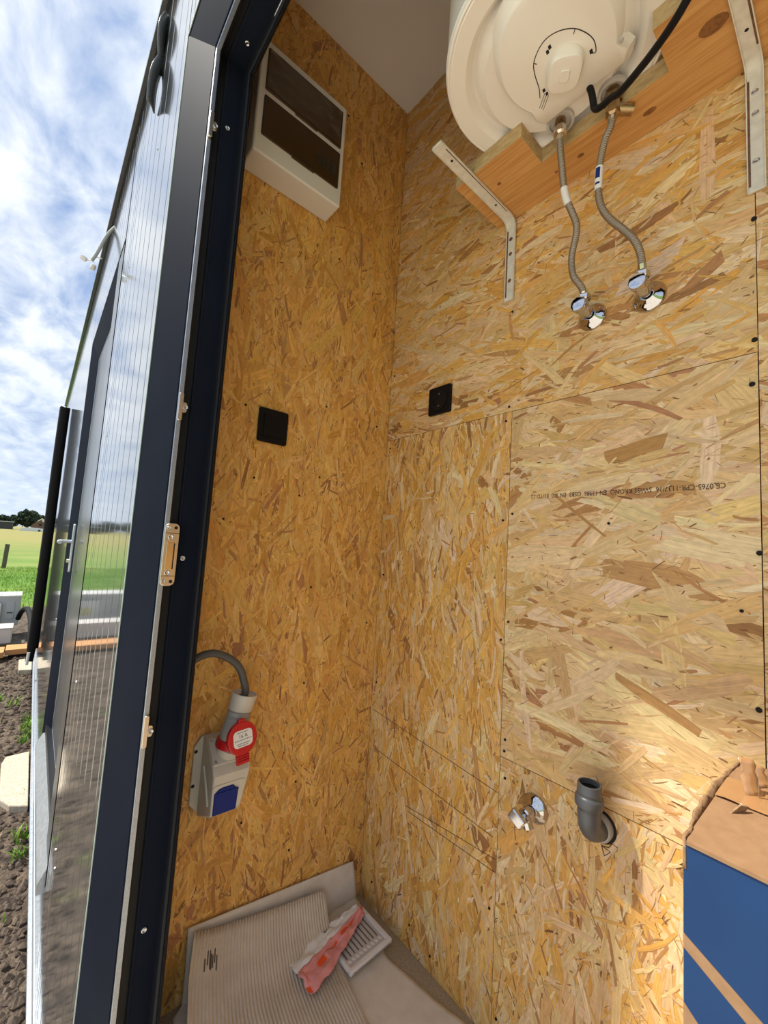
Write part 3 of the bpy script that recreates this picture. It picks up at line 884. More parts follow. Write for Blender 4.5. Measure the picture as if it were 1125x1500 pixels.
def bracket(y, x_tip, zlow, label, w=.019, flip=1):
    t = tag(empty('shelf_bracket', (XR, y, zlow)), label, 'bracket', 'shelf brackets')
    y0, y1 = y - w / 2, y + w / 2
    # strip: down the wall, round the bend, out under the shelf
    path = [(XR - .0035, zlow), (XR - .0035, SZB - .025), (XR - .007, SZB - .012), (XR - .014, SZB - .0055), (XR - .026, SZB - .0030), (x_tip, SZB - .0025)]
    n = len(path)
    vs = []; fs = []
    for i, (x, z) in enumerate(path):
        a = Vector(path[min(i + 1, n - 1)]) - Vector(path[max(i - 1, 0)])
        nv = Vector((-a.y, a.x)).normalized() * .0022
        for yy in (y0, y1):
            vs += [(x - nv.x, yy, z - nv.y), (x + nv.x, yy, z + nv.y)]
    for i in range(n - 1):
        q = i * 4; r_ = q + 4
        fs += [(q, q + 1, r_ + 1, r_), (q + 2, r_ + 2, r_ + 3, q + 3), (q, r_, r_ + 2, q + 2), (q + 1, q + 3, r_ + 3, r_ + 1)]
    fs += [(0, 2, 3, 1), (4 * n - 4, 4 * n - 3, 4 * n - 1, 4 * n - 2)]
    MB().add(vs, fs).build('strip', 'bracket_white', t, smooth=60, bevel=.0008)
    # side flanges
    for yy in (y0, y1):
        vs = []
        for (x, z), dp in zip(path, (.009, .010, .012, .013, .010, .009)):
            i = path.index((x, z)); a = Vector(path[min(i + 1, n - 1)]) - Vector(path[max(i - 1, 0)])
            nv = Vector((-a.y, a.x)).normalized()
            if nv.x > 0: nv = -nv
            for dy in (-.0008, .0008):
                vs += [(x, yy + dy, z), (x + nv.x * dp * .5, yy + dy, z + nv.y * dp * .5)]
        fs = []
        for i in range(n - 1):
            q = i * 4; r_ = q + 4
            fs += [(q, q + 1, r_ + 1, r_), (q + 2, r_ + 2, r_ + 3, q + 3), (q + 1, q + 3, r_ + 3, r_ + 1), (q, r_, r_ + 2, q + 2)]
        fs += [(0, 2, 3, 1), (4 * n - 4, 4 * n - 3, 4 * n - 1, 4 * n - 2)]
        MB().add(vs, fs).build('flange', 'bracket_white', t, smooth=60)
    hz_ = [SZB - .055, SZB - .095, zlow + .052]
    for z in hz_:
        MB().lathe([(0, .0005), (.0018, .0005), (.0034, .0012), (.0048, .0006), (.0048, 0)], (XR - .0058, y, z), (-1, 0, 0), 14).build('bracket_screw', 'screw_steel' if flip > 0 else 'rust', t)
    for x in (XR - .075, x_tip + .05):
        MB().lathe([(0, .0004), (.0028, .0004), (.003, 0)], (x, y, SZB - .0048), (0, 0, -1), 12).build('bolt_hole', 'hole_black', t)
    b = MB(); b.box(XR - .0062, XR - .0055, y + w * .32, y + w * .45, zlow + .01, SZB - .03)
    b.box(x_tip + .02, XR - .04, y - w * .45, y - w * .33, SZB - .0055, SZB - .0047)
    b.build('rust_streak', 'rust', t, smooth=0)
    return t


bracket(.566, .560, 1.672, 'rusty white shelf bracket under the left end of the pine shelf', .024, -1)
bracket(.101, .560, 1.657, 'clean white shelf bracket screwed beside the panel joint, right of the hoses', .022, 1)

# ------------------------------------------------------------------ hoses and valves
def hose(pts, label, lab_i, lab_text, cat='hose'):
    t = tag(empty('braided_hose', pts[-1]), label, cat, 'braided steel hoses')
    path = smoothpath(pts, 9)
    MB().tube(path, .0066, 16).build('braid', 'braid', t, smooth=60)
    n = len(path)
    for i, j in ((0, 3), (n - 4, n - 1)):
        MB().tube(path[i:j + 1], .0078, 16).build('crimp_sleeve', 'nickel', t)
    lo, hi = lab_i
    MB().tube(path[lo:hi + 1], .0071, 16).build('paper_label', lab_text, t)
    if lab_text == 'paper_white':
        pass
    return t, path


h1 = [(.727, .381, 1.888), (.729, .3805, 1.860), (.735, .380, 1.831), (.743, .3795, 1.795), (.750, .377, 1.764), (.760, .369, 1.735), (.770, .3635, 1.709), (.778, .369, 1.687), (.785, .3785, 1.664), (.789, .381, 1.640), (.791, .377, 1.615), (.800, .367, 1.595), (.810, .363, 1.580)]
h2 = [(.746, .288, 1.868), (.748, .293, 1.850), (.752, .303, 1.838), (.760, .314, 1.812), (.766, .320, 1.780), (.770, .321, 1.745), (.773, .315, 1.715), (.778, .302, 1.688), (.784, .281, 1.658), (.789, .264, 1.630), (.800, .257, 1.605), (.810, .257, 1.580)]
t1, pa1 = hose(h1, 'braided steel hose from the left heater outlet to the lower left valve', (30, 40), 'paper_white')
t2, pa2 = hose(h2, 'braided steel hose with a blue printed tag, running to the right valve', (31, 42), 'paper_white')
b = MB(); b.tube([p + (p - Vector((XR, p.y, p.z))).normalized() * .0018 for p in pa2[32:38]], .0058, 12); b.build('tag_print', 'blue_plastic', t2)
b = MB(); b.tube([p + (p - Vector((XR, p.y, p.z))).normalized() * .0018 for p in pa2[39:41]], .0058, 12); b.build('tag_print', 'blue_plastic', t2)
for tt, p in ((t1, (.727, .381, 1.888)), (t2, (.746, .288, 1.868))):
    MB().lathe([(.008, 0), (.0125, .003), (.0125, .016), (.0095, .018), (.0095, .021)], p, (0, 0, 1), 6 if tt is t2 else 20).build('union_nut', 'nickel' if tt is t1 else 'brass', tt, smooth=25)


def rosette(c, r, parent):
    return MB().lathe([(r, 0), (r, .001), (r * .93, .004), (r * .75, .008), (r * .48, .0125), (r * .42, .015), (r * .40, .0155), (r * .36, .0155), (r * .36, .008)], c, (-1, 0, 0), 40).build('rosette', 'chrome', parent, smooth=50)


def angle_valve(y, z, label):
    t = tag(empty('angle_valve', (XR, y, z)), label, 'valve', 'chrome angle valves under the shelf')
    rosette((XR - .0006, y, z), .029, t)
    MB().lathe([(.0085, 0), (.0085, .012), (.0115, .016), (.0125, .020), (.0125, .040), (.0105, .043), (0, .044)], (XR - .010, y, z), (-1, 0, 0), 28).build('valve_body', 'chrome', t)
    b = MB(); b.cyl((XR - .040, y, z), (XR - .040, y, z + .022), .0085, 20)
    b.build('outlet', 'chrome', t)
    MB().lathe([(.0118, 0), (.0128, .002), (.0128, .011), (.0118, .013)], (XR - .040, y, z + .018), (0, 0, 1), 6).build('outlet_nut', 'chrome', t, smooth=20)
    # fluted handle pointing out of the wall
    n = 48; rows = []; fs = []
    hs = [(.0105, .0), (.0140, .003), (.0150, .016), (.0138, .0185), (.010, .0195)]
    for r, h in hs:
        for k in range(n):
            a = 2 * PI * k / n
            rr = r * (1 + (.045 * math.cos(a * 8) if h > .001 and h < .018 else 0))
            rows.append((XR - .051 - h, y + rr * math.cos(a), z + rr * math.sin(a)))
    for i in range(len(hs) - 1):
        for k in range(n):
            fs.append((i * n + k, i * n + (k + 1) % n, (i + 1) * n + (k + 1) % n, (i + 1) * n + k))
    fs.append(tuple((len(hs) - 1) * n + k for k in range(n)))
    MB().add(rows, fs).build('handle', 'chrome', t, smooth=40)
    return t


angle_valve(.363, 1.546, 'chrome angle valve at the end of the left braided hose')
angle_valve(.257, 1.543, 'chrome angle valve at the end of the right braided hose')

# low stop valve without a hose
vy, vz = .462, .514
t = tag(empty('stop_valve', (XR, vy, vz)), 'small chrome stop valve low on the wall, left of the grey drain pipe', 'valve')
rosette((XR - .0006, vy, vz), .029, t)
MB().lathe([(.0095, 0), (.0095, .010), (.013, .014), (.0135, .032), (.011, .035), (0, .036)], (XR - .010, vy, vz), (-1, 0, 0), 24).build('valve_body', 'chrome', t)
MB().lathe([(.0105, 0), (.0105, .018), (.0085, .018), (.0085, .006), (0, .006)], (XR - .034, vy, vz - .006), (0, -.35, -.95), 20).build('outlet', 'chrome', t)
MB().cyl((XR - .042, vy, vz), (XR - .056, vy, vz), .0055, 12).build('stem', 'chrome', t)
b = MB(); b.obox((XR - .061, vy + .004, vz), (.006, 0, 0), (0, .014, .008), (0, -.006, .0105))
b.build('handle', 'chrome', t, bevel=.003)

# grey drain elbow
py, pz = .334, .548
t = tag(empty('drain_pipe', (XR, py, pz)), 'grey plastic drain elbow pointing up out of a hole in the wall', 'pipe')
MB().lathe([(.0, .0004), (.0285, .0006), (.0295, 0)], (XR - .0004, py, pz), (-1, 0, 0), 36).build('wall_hole', 'hole_black', t)
MB().lathe([(.0245, .0), (.0245, .010), (.0228, .0125), (.020, .013), (.020, .0)], (XR - .001, py, pz), (-1, 0, 0), 36).build('wall_collar', 'grey_plastic_dark', t)
XP = XR - .047
el = [(XR - .003, py, pz), (XR - .014, py, pz), (XR - .027, py, pz + .003), (XR - .038, py, pz + .010), (XR - .045, py, pz + .022), (XP, py, pz + .036), (XP, py, pz + .050)]
MB().tube(smoothpath(el, 6), .0192, 32, cap=False).build('elbow', 'pvc_grey', t)
MB().lathe([(r * .82, h * .74) for r, h in [(.0235, 0), (.0235, .004), (.0278, .006), (.0290, .010), (.0290, .024), (.0275, .028), (.0245, .031), (.0245, .036), (.0254, .038), (.0245, .040), (.0245, .054), (.0235, .057), (.0205, .057), (.0205, .006)]],
           (XP, py, pz + .046), (0, 0, 1), 40).build('socket', 'pvc_grey', t, smooth=40)
MB().lathe([(.0169, .033), (.0157, .034), (.0157, .016), (0, .015)], (XP, py, pz + .046), (0, 0, 1), 36).build('rubber_seal', 'rubber', t)

# ------------------------------------------------------------------ switch and socket
t = tag(empty('light_switch', (.448, YL, 1.30)), 'black square light switch on the left wall beside the door frame', 'switch')
b = MB(); b.prism(rrect(.408, .489, 1.289, 1.378, .006), LW, .0, .010); b.build('plate', 'plastic_black', t, bevel=.0015)
b = MB(); b.prism(rrect(.421, .4765, 1.303, 1.364, .003), LW, .009, .0125); b.build('rocker', 'plastic_black', t, bevel=.001)
t = tag(empty('power_socket', (XR, .783, 1.46)), 'black square power socket on the right wall next to the corner', 'socket')
u0, u1, v0, v1 = .742, .824, 1.425, 1.506
b = MB(); b.prism(rrect(u0, u1, v0, v1, .005), RW, .0, .009); b.build('plate', 'plastic_black', t, bevel=.0012)
uc, vc = (u0 + u1) / 2, (v0 + v1) / 2
MB().lathe([(.030, .0088), (.030, .0112), (.0205, .0112), (.0195, .0095), (.0195, .0092), (0, .0092)], (XR, uc, vc), (-1, 0, 0), 36).build('round_insert', 'plastic_black_soft', t)
for dv in (-1, 1):
    MB().box(XR - .0108, XR - .0092, uc - .002, uc + .002, vc + dv * .0175 - .0015, vc + dv * .0175 + .0015).build('earth_clip', 'screw_steel', t, smooth=0)
for du in (-1, 1):
    MB().lathe([(0, .0002), (.0024, .0002), (.0026, 0)], (XR - .0093, uc + du * .0095, vc), (-1, 0, 0), 12).build('pin_hole', 'hole_black', t)

# ------------------------------------------------------------------ fuse box
t = tag(empty('fuse_box', (.43, YL, 1.979)), 'white two-row fuse box with smoked covers high on the left wall', 'fuse box')
fx0, fx1, fz0, fz1, fd = .303, .559, 1.979, 2.284, .0755
b = MB(); b.prism(rrect(fx0, fx1, fz0, fz1, .006), LW, .0, fd); b.build('housing', 'white_plastic', t, bevel=.004)
for k, (z0, z1) in enumerate(((2.148, 2.262), (2.026, 2.133))):
    b = MB(); b.prism(rrect(fx0 + .017, fx1 - .014, z0, z1, .004), LW, fd - .002, fd + .0035)
    w = b.build('smoked_cover', 'smoke', t, bevel=.0012)
    b = MB(); b.prism(rrect(fx0 + .1, fx1 - .09, z0 - .004, z0 + .004, .002), LW, fd - .001, fd + .005); b.build('cover_grip', 'smoke', w, bevel=.001)
    if k == 1:
        for i in range(4):
            x = fx1 - .085 + i * .0155
            b = MB(); b.prism(rrect(x, x + .0125, z0 + .030, z0 + .062, .001, 2), LW, fd + .0034, fd + .0042); b.build('breaker', 'smoke_inner', w)
    else:
        b = MB()
        rnd = random.Random(5)
        for i in range(5):
            x = fx0 + .03 + i * .042; z = z0 + .02 + rnd.random() * .05
            b.tube(smoothpath([(x, YL - fd - .0045, z), (x + .03, YL - fd - .006, z + rnd.uniform(.0, .03)), (x + .06, YL - fd - .0045, z + rnd.uniform(-.02, .02))], 5), .0006, 6)
        b.build('film_crease', 'clear_film', w)
        g = MB(); g.grid(26, 12, lambda u, v: (fx0 + .02 + u * (fx1 - fx0 - .04), YL - fd - .0050 - .009 * abs(mnoise.noise(Vector((u * 6, v * 4 + u * 3, 3)))), z0 + .004 + v * (z1 - z0 - .008)))
        g.build('protective_film', 'clear_film', w, smooth=60)

# ------------------------------------------------------------------ CEE wall outlet with plug
t = tag(empty('wall_outlet', (.39, YL, .395)), 'grey wall outlet box with blue flap and a red plug on top', 'socket')
b = MB(); b.prism([(.327, .43), (.327, .555), (.342, .576), (.43, .576), (.452, .555), (.452, .42), (.435, .398), (.355, .398)], LW, .0, .008); b.build('back_plate', 'grey_plastic', t, bevel=.002)
for z in (.545, .47):
    MB().lathe([(0, .0003), (.0038, .0003), (.004, 0)], (.3315, YL - .0081, z), (0, -1, 0), 14).build('fixing_hole', 'hole_black', t)
# wedge shaped body: sloping plug face on top
prof = [(.008, .400), (.088, .438), (.094, .446), (.094, .522), (.084, .536), (.030, .577), (.008, .577)]   # (depth, z)
b = MB(); b.prism(prof, lambda u, v, h: (.345 + (h - .345) * (.74 + .26 * min(1, max(0, (v - .43) / .10))), YL - u, v), .345, .429); b.build('body', 'grey_plastic', t, bevel=.004, seg=3)
MB().tube(smoothpath([(.3445, YL - .030, .52), (.3440, YL - .055, .49), (.3445, YL - .075, .455)], 5), .003, 8).build('side_rib', 'grey_plastic', t)
# sloping plug plate
sl0 = Vector((.3865, YL - .057, .5575)); sn = Vector((0, -.041, .054)).normalized(); su = Vector((1, 0, 0)); sv = sn.cross(su)
b = MB(); b.prism(rrect(-.0405, .0405, -.031, .031, .004), lambda u, v, h: tuple(sl0 + su * u + sv * v + sn * h), -.002, .004)
pp = b.build('plug_plate', 'grey_plastic', t, bevel=.001)
for u in (-.034, .034):
    for v in (-.025, .025):
        c = sl0 + su * u + sv * v + sn * .004
        MB().lathe([(0, .001), (.002, .001), (.0032, .0014), (.0036, 0)], c, sn, 12).build('plate_screw', 'screw_steel', pp)
b = MB(); b.lathe([(.029, .0), (.028, .010), (.0265, .022), (.024, .022)], sl0 + sn * .003, sn, 32); b.build('socket_throat', 'grey_plastic', pp)
# blue flap
b = MB(); b.prism([(.349, .443), (.349, .487), (.358, .4945), (.367, .4965), (.390, .4965), (.396, .489), (.402, .487), (.399, .443)], LW, .092, .0965)
fl = b.build('blue_flap', 'blue_plastic', t, bevel=.002)
b = MB(); b.prism(rrect(.350, .401, .4835, .4885, .001, 2), LW, .096, .098); b.build('flap_hinge', 'blue_plastic', fl)
b = MB(); b.prism([(.346, .4985), (.352, .5015), (.410, .5015), (.416, .4985), (.416, .5005), (.410, .5035), (.352, .5035), (.346, .5005)], LW, .093, .0955); b.build('moulded_edge', 'grey_plastic', t)
# red spring lid, folded up beside the plug
lidc = Vector((.392, .900, .600)); ln = Vector((.10, -.97, .22)).normalized(); lu = Vector((1, .12, .05)); lu = (lu - ln * lu.dot(ln)).normalized(); lv = ln.cross(lu)
if lv.z < 0: lv = -lv
LID = lambda u, v, h: tuple(lidc + lu * u + lv * v + ln * h)
lp = [(0.034 * math.cos(2 * PI * k / 40), 0.034 * math.sin(2 * PI * k / 40)) for k in range(40)]
b = MB(); b.prism(lp, LID, -.006, .006); b.prism(rrect(-.008, .008, .026, .0395, .004), LID, -.004, .005)
lid = b.build('red_lid', 'red_plastic', t, bevel=.002)
b = MB(); b.prism(rrect(-.022, .022, -.017, .017, .009), LID, .006, .0066); b.build('lid_label', 'paper_white', lid)
b = MB()
rnd = random.Random(3)
for z, w in ((.0125, .013), (-.0025, .019), (-.0095, .015), (-.0135, .012)):
    x = -w
    while x < w - .001:
        l = rnd.uniform(.0008, .003)
        b.prism([(x, z - .0007), (x + l, z - .0007), (x + l, z + .0007), (x, z + .0007)], LID, .0066, .0068); x += l + .0009
b.build('lid_small_print', 'print_black', lid, smooth=0)
text_mesh('lid_rating', '16 A', .0105, 'print_black', Matrix.Translation(lidc + ln * .0067 + lu * -.010 + lv * .0048) @ Matrix((lu, lv, ln)).transposed().to_4x4(), lid, .0001)
b = MB(); b.obox(tuple(lidc + lv * -.041 - ln * .002), lu * .0140, lv * .011, ln * .004)
for k in range(3):
    b.obox(tuple(lidc + lv * (-.036 - .005 * k) + ln * .003), lu * .0140, lv * .0012, ln * .0015)
b.build('lid_hinge', 'red_plastic', lid, bevel=.0008)

pa0 = sl0 + sn * .008
pax = Vector((.20, -.02, .97)).normalized()
p = tag(empty('industrial_plug', tuple(pa0)), 'grey and red industrial plug with a grey cable in the wall outlet', 'plug')
MB().lathe([(.0315, 0), (.0325, .004), (.0325, .016), (.029, .018)], pa0, pax, 32).build('red_ring', 'red_plastic', p)
MB().lathe([(.0280, .016), (.0285, .020), (.0282, .048), (.0265, .050), (.0265, .054), (.0278, .056), (.0272, .063), (.0252, .065), (.0252, .068), (.0268, .070), (.0262, .077), (.0235, .079), (.0235, .082)],
           pa0, pax, 36).build('grip', 'grey_plastic_dark', p, smooth=40)
MB().lathe([(.0255, .080), (.0275, .082), (.0290, .108), (.0298, .114), (.0288, .117), (.0265, .117), (.0255, .112), (.0120, .111), (.0100, .107), (0, .107)], pa0, pax, 36).build('gland_nut', 'grey_plastic', p, smooth=40)
c0 = pa0 + pax * .106
b = MB(); b.tube(smoothpath([c0, c0 + pax * .018, (.406, .949, .706), (.398, .949, .728), (.384, .949, .748), (.361, .950, .765), (.333, .952, .776), (.312, .955, .774), (.296, .959, .766), (.284, .963, .754), (.274, .968, .735), (.27, .972, .55), (.27, .972, .2), (.272, .972, .01)], 7), .0085, 14)
b.build('cable', 'cable_grey', p)

# ================================================================== things on the floor
# smooth sheet, bent up against the left wall
t = tag(empty('cardboard_sheet', (.62, .8, 0)), 'smooth grey-brown cardboard sheet on the floor, folded up against the left wall', 'cardboard')
rnd = random.Random(8)


def sheetA(u, v):
    # v: 0 at front .. 1 at the top of the flap ; u: left..right
    if v < .75:
        k = v / .75
        y = .40 + (.997 - .40) * k
        xr = .870 - .12 * ((y - .40) / .42) if y < .82 else .757 + (.835 - .757) * min(1, (y - .82) / .06)
        xr = {True: None}.get(False, xr)
        # torn right edge measured on the floor
        tb = [(.40, .845), (.604, .832), (.669, .814), (.74, .803), (.815, .788), (.86, .80), (.93, .825), (.997, .828)]
        for (ya, xa), (yb, xb) in zip(tb[:-1], tb[1:]):
            if ya <= y <= yb + 1e-6: xr = xa + (xb - xa) * (y - ya) / (yb - ya); break
        xr += .0025 * mnoise.noise(Vector((y * 60, 1, 0)))
        xl = .33
        return (xl + (xr - xl) * u, y, .0035 + .002 * mnoise.noise(Vector((u * 4, v * 5, 0))) + .006 * max(0, k - .93) / .07)
    k = (v - .75) / .25
    x = .352 + (.812 - .352) * u
    top = .162 + (.112 - .162) * u
    return (x + (.016 * u) * (1 - k), .999 + .006 * k - .004 * math.sin(k * PI), .0095 + (top - .0095) * k)


MB().grid(50, 60, sheetA).build('sheet', 'card_grey', t, smooth=60, solid=.003)

t = tag(empty('corrugated_sheet', (.5, .8, 0)), 'corrugated cardboard sheet with exposed ridges leaning on the left wall', 'cardboard')


def lerpt(tb, k):
    for (a, va), (b_, vb) in zip(tb[:-1], tb[1:]):
        if k <= b_: return va + (vb - va) * (k - a) / (b_ - a)
    return tb[-1][1]


def sheetB(u, v):
    y = .992 - .012 * u + (.52 - .992) * v
    xl = lerpt([(0, .362), (.10, .342), (.25, .325), (1, .305)], v)
    xr = lerpt([(0, .700), (.12, .690), (.34, .671), (.55, .655), (1, .63)], v)
    zl = lerpt([(0, .158), (.10, .105), (.22, .062), (.4, .03), (.65, .016), (1, .013)], v)
    zr = lerpt([(0, .098), (.08, .045), (.17, .015), (.3, .013), (1, .013)], v)
    k = u ** .8
    z = zl + (zr - zl) * k
    x = xl + (xr - xl) * u
    z += .0019 * math.sin(u * 46 * 2 * PI) + .003 * mnoise.noise(Vector((u * 3, v * 6, 7)))
    return (x, y, z)


MB().grid(420, 46, sheetB).build('fluted_sheet', 'card_flute', t, smooth=80, solid=.0016)
b = MB()
for k in range(7):
    u = .09 + .012 * k + rnd.uniform(-.004, .004); v = .055 + rnd.uniform(-.01, .01)
    a = sheetB(u, v); c = sheetB(u + .002, v + .025 + rnd.uniform(0, .02))
    b.add([(a[0] - .0014, a[1], a[2] + .0032), (a[0] + .0014, a[1], a[2] + .0032), (c[0] + .0014, c[1], c[2] + .0032), (c[0] - .0014, c[1], c[2] + .0032)], [(0, 1, 2, 3)])
b.build('dirt_smudge', 'smudge', t, smooth=0)

# ventilation grille in its torn bag
t = tag(empty('packaged_grille', (.74, .89, .01)), 'white vent grille in a torn clear bag with a pink and white paper header', 'package')
go = Vector((.677, .819, .021)); gx = Vector((.131, .004, .003)).normalized(); gz = Vector((0, 0, 1)); gy = gz.cross(gx).normalized()
GR = lambda u, v, h: tuple(go + gx * u + gy * v + gz * h)
b = MB(); Wg, Lg = .135, .125
b.prism(rrect(0, Wg, 0, Lg, .008), GR, -.004, .002)
gb = b.build('grille_plate', 'grille_grey', t, bevel=.0015)
b = MB()
for (a0, a1, c0_, c1) in ((0, Wg, 0, .012), (0, Wg, Lg - .012, Lg), (0, .008, .01, Lg - .01), (Wg - .012, Wg, .01, Lg - .01)):
    b.prism(rrect(a0, a1, c0_, c1, .003, 3), GR, -.004, .006)
b.build('grille_rim', 'grille_white', gb, bevel=.0015)
for k in range(9):
    u = .014 + .0122 * k
    b = MB(); b.prism(rrect(u, u + .0026, .034, .100, .001, 2), GR, .002, .0034); b.build('slat', 'slot_grey', gb)
    b = MB(); b.lathe([(.0022, 0), (.0036, .001), (.0036, .0022), (.0022, .0022)], GR(u + .001, .024, .002), (0, 0, 1), 12, sq=1.5); b.build('loop', 'grille_white', gb)


def paper(u, v):
    # long crumpled strip from front-left to back-right
    a = Vector((.567, .876, .040)); e = Vector((.790, .932, .044))
    d = e - a; w = Vector((-.12, 1, 0)).normalized()
    wd = .062 * (1 - .70 * u) * (1 - .25 * (1 - min(1, u * 5)))
    p = a + d * u + w * (v - .5) * 2 * wd + Vector((0, 0, -.004 + .006 * math.sin(PI * v) + .008 * mnoise.noise(Vector((u * 7, v * 4, 2))) + .003 * mnoise.noise(Vector((u * 22, v * 11, 5)))))
    p.x += .006 * mnoise.noise(Vector((u * 8, v * 8, 1))); p.y += .006 * mnoise.noise(Vector((u * 8, v * 8, 9)))
    p.z = max(p.z, .029)
    return p


split = .52
MB().grid(40, 14, lambda u, v: paper(u, v * split)).build('pink_film', 'pink_film', t, smooth=25, solid=.0006)
MB().grid(40, 14, lambda u, v: paper(u, split + v * (1 - split))).build('white_header', 'paper_white', t, smooth=25, solid=.0006)
for (u0_, u1_, v0_, v1_) in ((.22, .32, .24, .38), (.36, .54, .32, .37), (.60, .72, .26, .40), (.76, .93, .30, .37), (.965, 1.0, .2, .4), (.0, .045, .02, .16)):
    g = MB(); g.grid(6, 3, lambda u, v: paper(u0_ + (u1_ - u0_) * u, v0_ + (v1_ - v0_) * v) + Vector((0, -.0006, .0014))); g.build('orange_print', 'orange_print', t, smooth=60)
b = MB()
for i in range(6):
    for k in range(7):
        if rnd.random() < .25: continue
        u = .46 + .022 * k; v = .74 + .03 * i
        p_ = paper(u, v) + Vector((0, 0, .0014)); q_ = paper(u + .016, v) + Vector((0, 0, .0014)); r_ = paper(u + .016, v + .012) + Vector((0, 0, .0014)); s_ = paper(u, v + .012) + Vector((0, 0, .0014))
        b.add([p_, q_, r_, s_], [(0, 1, 2, 3)])
b.build('small_print', 'print_black', t, smooth=0)
g = MB(); g.grid(36, 26, lambda u, v: tuple(go + gx * (-.10 + .27 * u) + gy * (-.02 + .19 * v) + gz * (.012 + .010 * mnoise.noise(Vector((u * 6, v * 6, 4))) + .006 * mnoise.noise(Vector((u * 15, v * 15, 8))) - .018 * (abs(2 * u - 1) ** 4 + abs(2 * v - 1) ** 4) * .6)))
g.build('clear_bag', 'clear_film', t, smooth=20)

# big blue and brown carton
bx0, bx1, by0, by1, bz = .558, .846, -.325, .136, .748
t = tag(empty('blue_carton', (.7, -.1, 0)), 'tall brown cardboard carton with a blue printed front standing by the right wall', 'carton')
MB().box(bx0 + .0015, bx1, by0, by1, 0.001, bz - .006).build('carton_body', 'kraft', t, smooth=0, bevel=.002)
b = MB()
BF = lambda u, v, h: (bx0 + .0015 - h, u, v)
for poly in ([(by1 - .001, bz - .006), (by0, bz - .006), (by0, .505), (.0, .580), (.073, .617), (by1 - .001, .653)],
             [(by1 - .001, .638), (.077, .601), (.0, .556), (by0, .38), (by0, .32), (.115, .569), (by1 - .001, .587)]):
    b.prism(poly, BF, .0002, .0008)
b.build('blue_print', 'box_blue', t, smooth=0)
# top flaps, slightly sprung
b = MB(); b.add([(bx0 - .001, by1 - .004, bz - .005), (bx0 - .001, by0, bz - .005), ((bx0 + bx1) / 2 + .01, by0, bz + .003), ((bx0 + bx1) / 2 + .01, by1 - .006, bz + .003)], [(0, 1, 2, 3)])
b.build('top_flap', 'kraft', t, smooth=0, solid=.004)
b = MB(); b.add([((bx0 + bx1) / 2 + .0115, by1 - .010, bz + .002), ((bx0 + bx1) / 2 + .0115, by0, bz + .002), (bx1 + .001, by0, bz - .003), (bx1 + .001, by1 - .006, bz - .003)], [(0, 1, 2, 3)])
b.build('top_flap', 'kraft', t, smooth=0, solid=.004)
# crushed corrugated edge on the left side
g = MB(); g.grid(40, 3, lambda u, v: (bx0 + (bx1 - bx0) * u, by1 - .002 + .009 * math.sin(PI * min(1, u * 1.0)) * (1 - v) + .003 * mnoise.noise(Vector((u * 14, v * 3, 0))), bz - .004 - .028 * v + .004 * mnoise.noise(Vector((u * 9, 4, v)))))
g.build('crushed_edge', 'card_edge', t, smooth=40, solid=.003)
g = MB(); g.grid(6, 14, lambda u, v: ((bx0 + bx1) / 2 - .025 + .075 * u, by1 - .005 - .13 * v, bz + .0052 + .003 * abs(mnoise.noise(Vector((u * 4, v * 9, 2)))) + (.0 if u < .55 else -.001)))
g.build('packing_tape', 'tape', t, smooth=40)
for cx, cy, hgt, w in ((.719, .099, .042, .018), (.764, .096, .022, .02)):
    g = MB(); g.grid(4, 6, lambda u, v: (cx + (u - .5) * w * (1 - .7 * v) + .008 * v, cy - .014 * (u - .5) + .010 * v + .004 * mnoise.noise(Vector((u * 5, v * 5, cx))), bz + .003 + hgt * v))
    g.build('torn_tape', 'tape', t, smooth=40, solid=.0004)
    g = MB(); g.grid(3, 5, lambda u, v: (cx - .003 + (u - .5) * w * .45 * (1 - .5 * v), cy - .004, bz + .003 + hgt * .9 * (1 - v) + .0 * u))
    g.build('tape_scrap', 'paper_white', t, smooth=40)
b = MB(); b.lathe([(0, .0009), (.006, .0008), (.007, .0)], (.668, .092, bz + .0012), (0, 0, 1), 10); b.build('puncture', 'hole_black', t)
g = MB(); g.add([(.652, .112, bz + .002), (.668, .102, bz + .003), (.670, .098, bz + .010), (.660, .104, bz + .012)], [(0, 1, 2, 3)]); g.build('torn_tab', 'card_edge', t, smooth=0, solid=.002)
g = MB(); g.grid(10, 10, lambda u, v: (bx0 + .0004 - .0004, .100 - .035 * u - .008 * v, .69 - .05 * v + .012 * u)); 

# ================================================================== outdoors
GZ = -.50
rnd = random.Random(17)


def soilz(x, y):
    v = Vector((x, y, 0))
    return GZ + .018 * mnoise.noise(v * 3) + .022 * mnoise.noise(v * 9) + .014 * abs(mnoise.noise(v * 22)) - .012


g = MB(); g.grid(170, 400, lambda u, v: (-11 + 11.35 * u ** .45, -6.0 + 16.5 * v, soilz(-11 + 11.35 * u ** .45, -6.0 + 16.5 * v)))
tag(g.build('ground_soil', 'soil', smooth=60), 'dark churned soil beside the facade', 'soil', kind='structure')
# field with a gentle rise
g = MB()


def fieldz(x, y):
    r = max(0, math.hypot(x, y) - 8)
    return GZ - .03 + .0016 * min(r, 400) + .05 * mnoise.noise(Vector((x, y, 0)) * .08) - (.12 if (x > -10.6 and x < 4 and -5.6 < y < 10.2) else 0)


g.grid(90, 90, lambda u, v: (lambda x, y: (x, y, fieldz(x, y)))(((2 * u - 1) ** 3) * 600 + (2 * u - 1) * 40, ((2 * v - 1) ** 3) * 600 + (2 * v - 1) * 40 + 5))
tag(g.build('grass_field', 'field', smooth=60), 'sunny green and yellow meadow stretching to the trees', 'meadow', kind='structure')


def ground_at(x, y):
    return soilz(x, y) if y < 10.4 else fieldz(x, y)


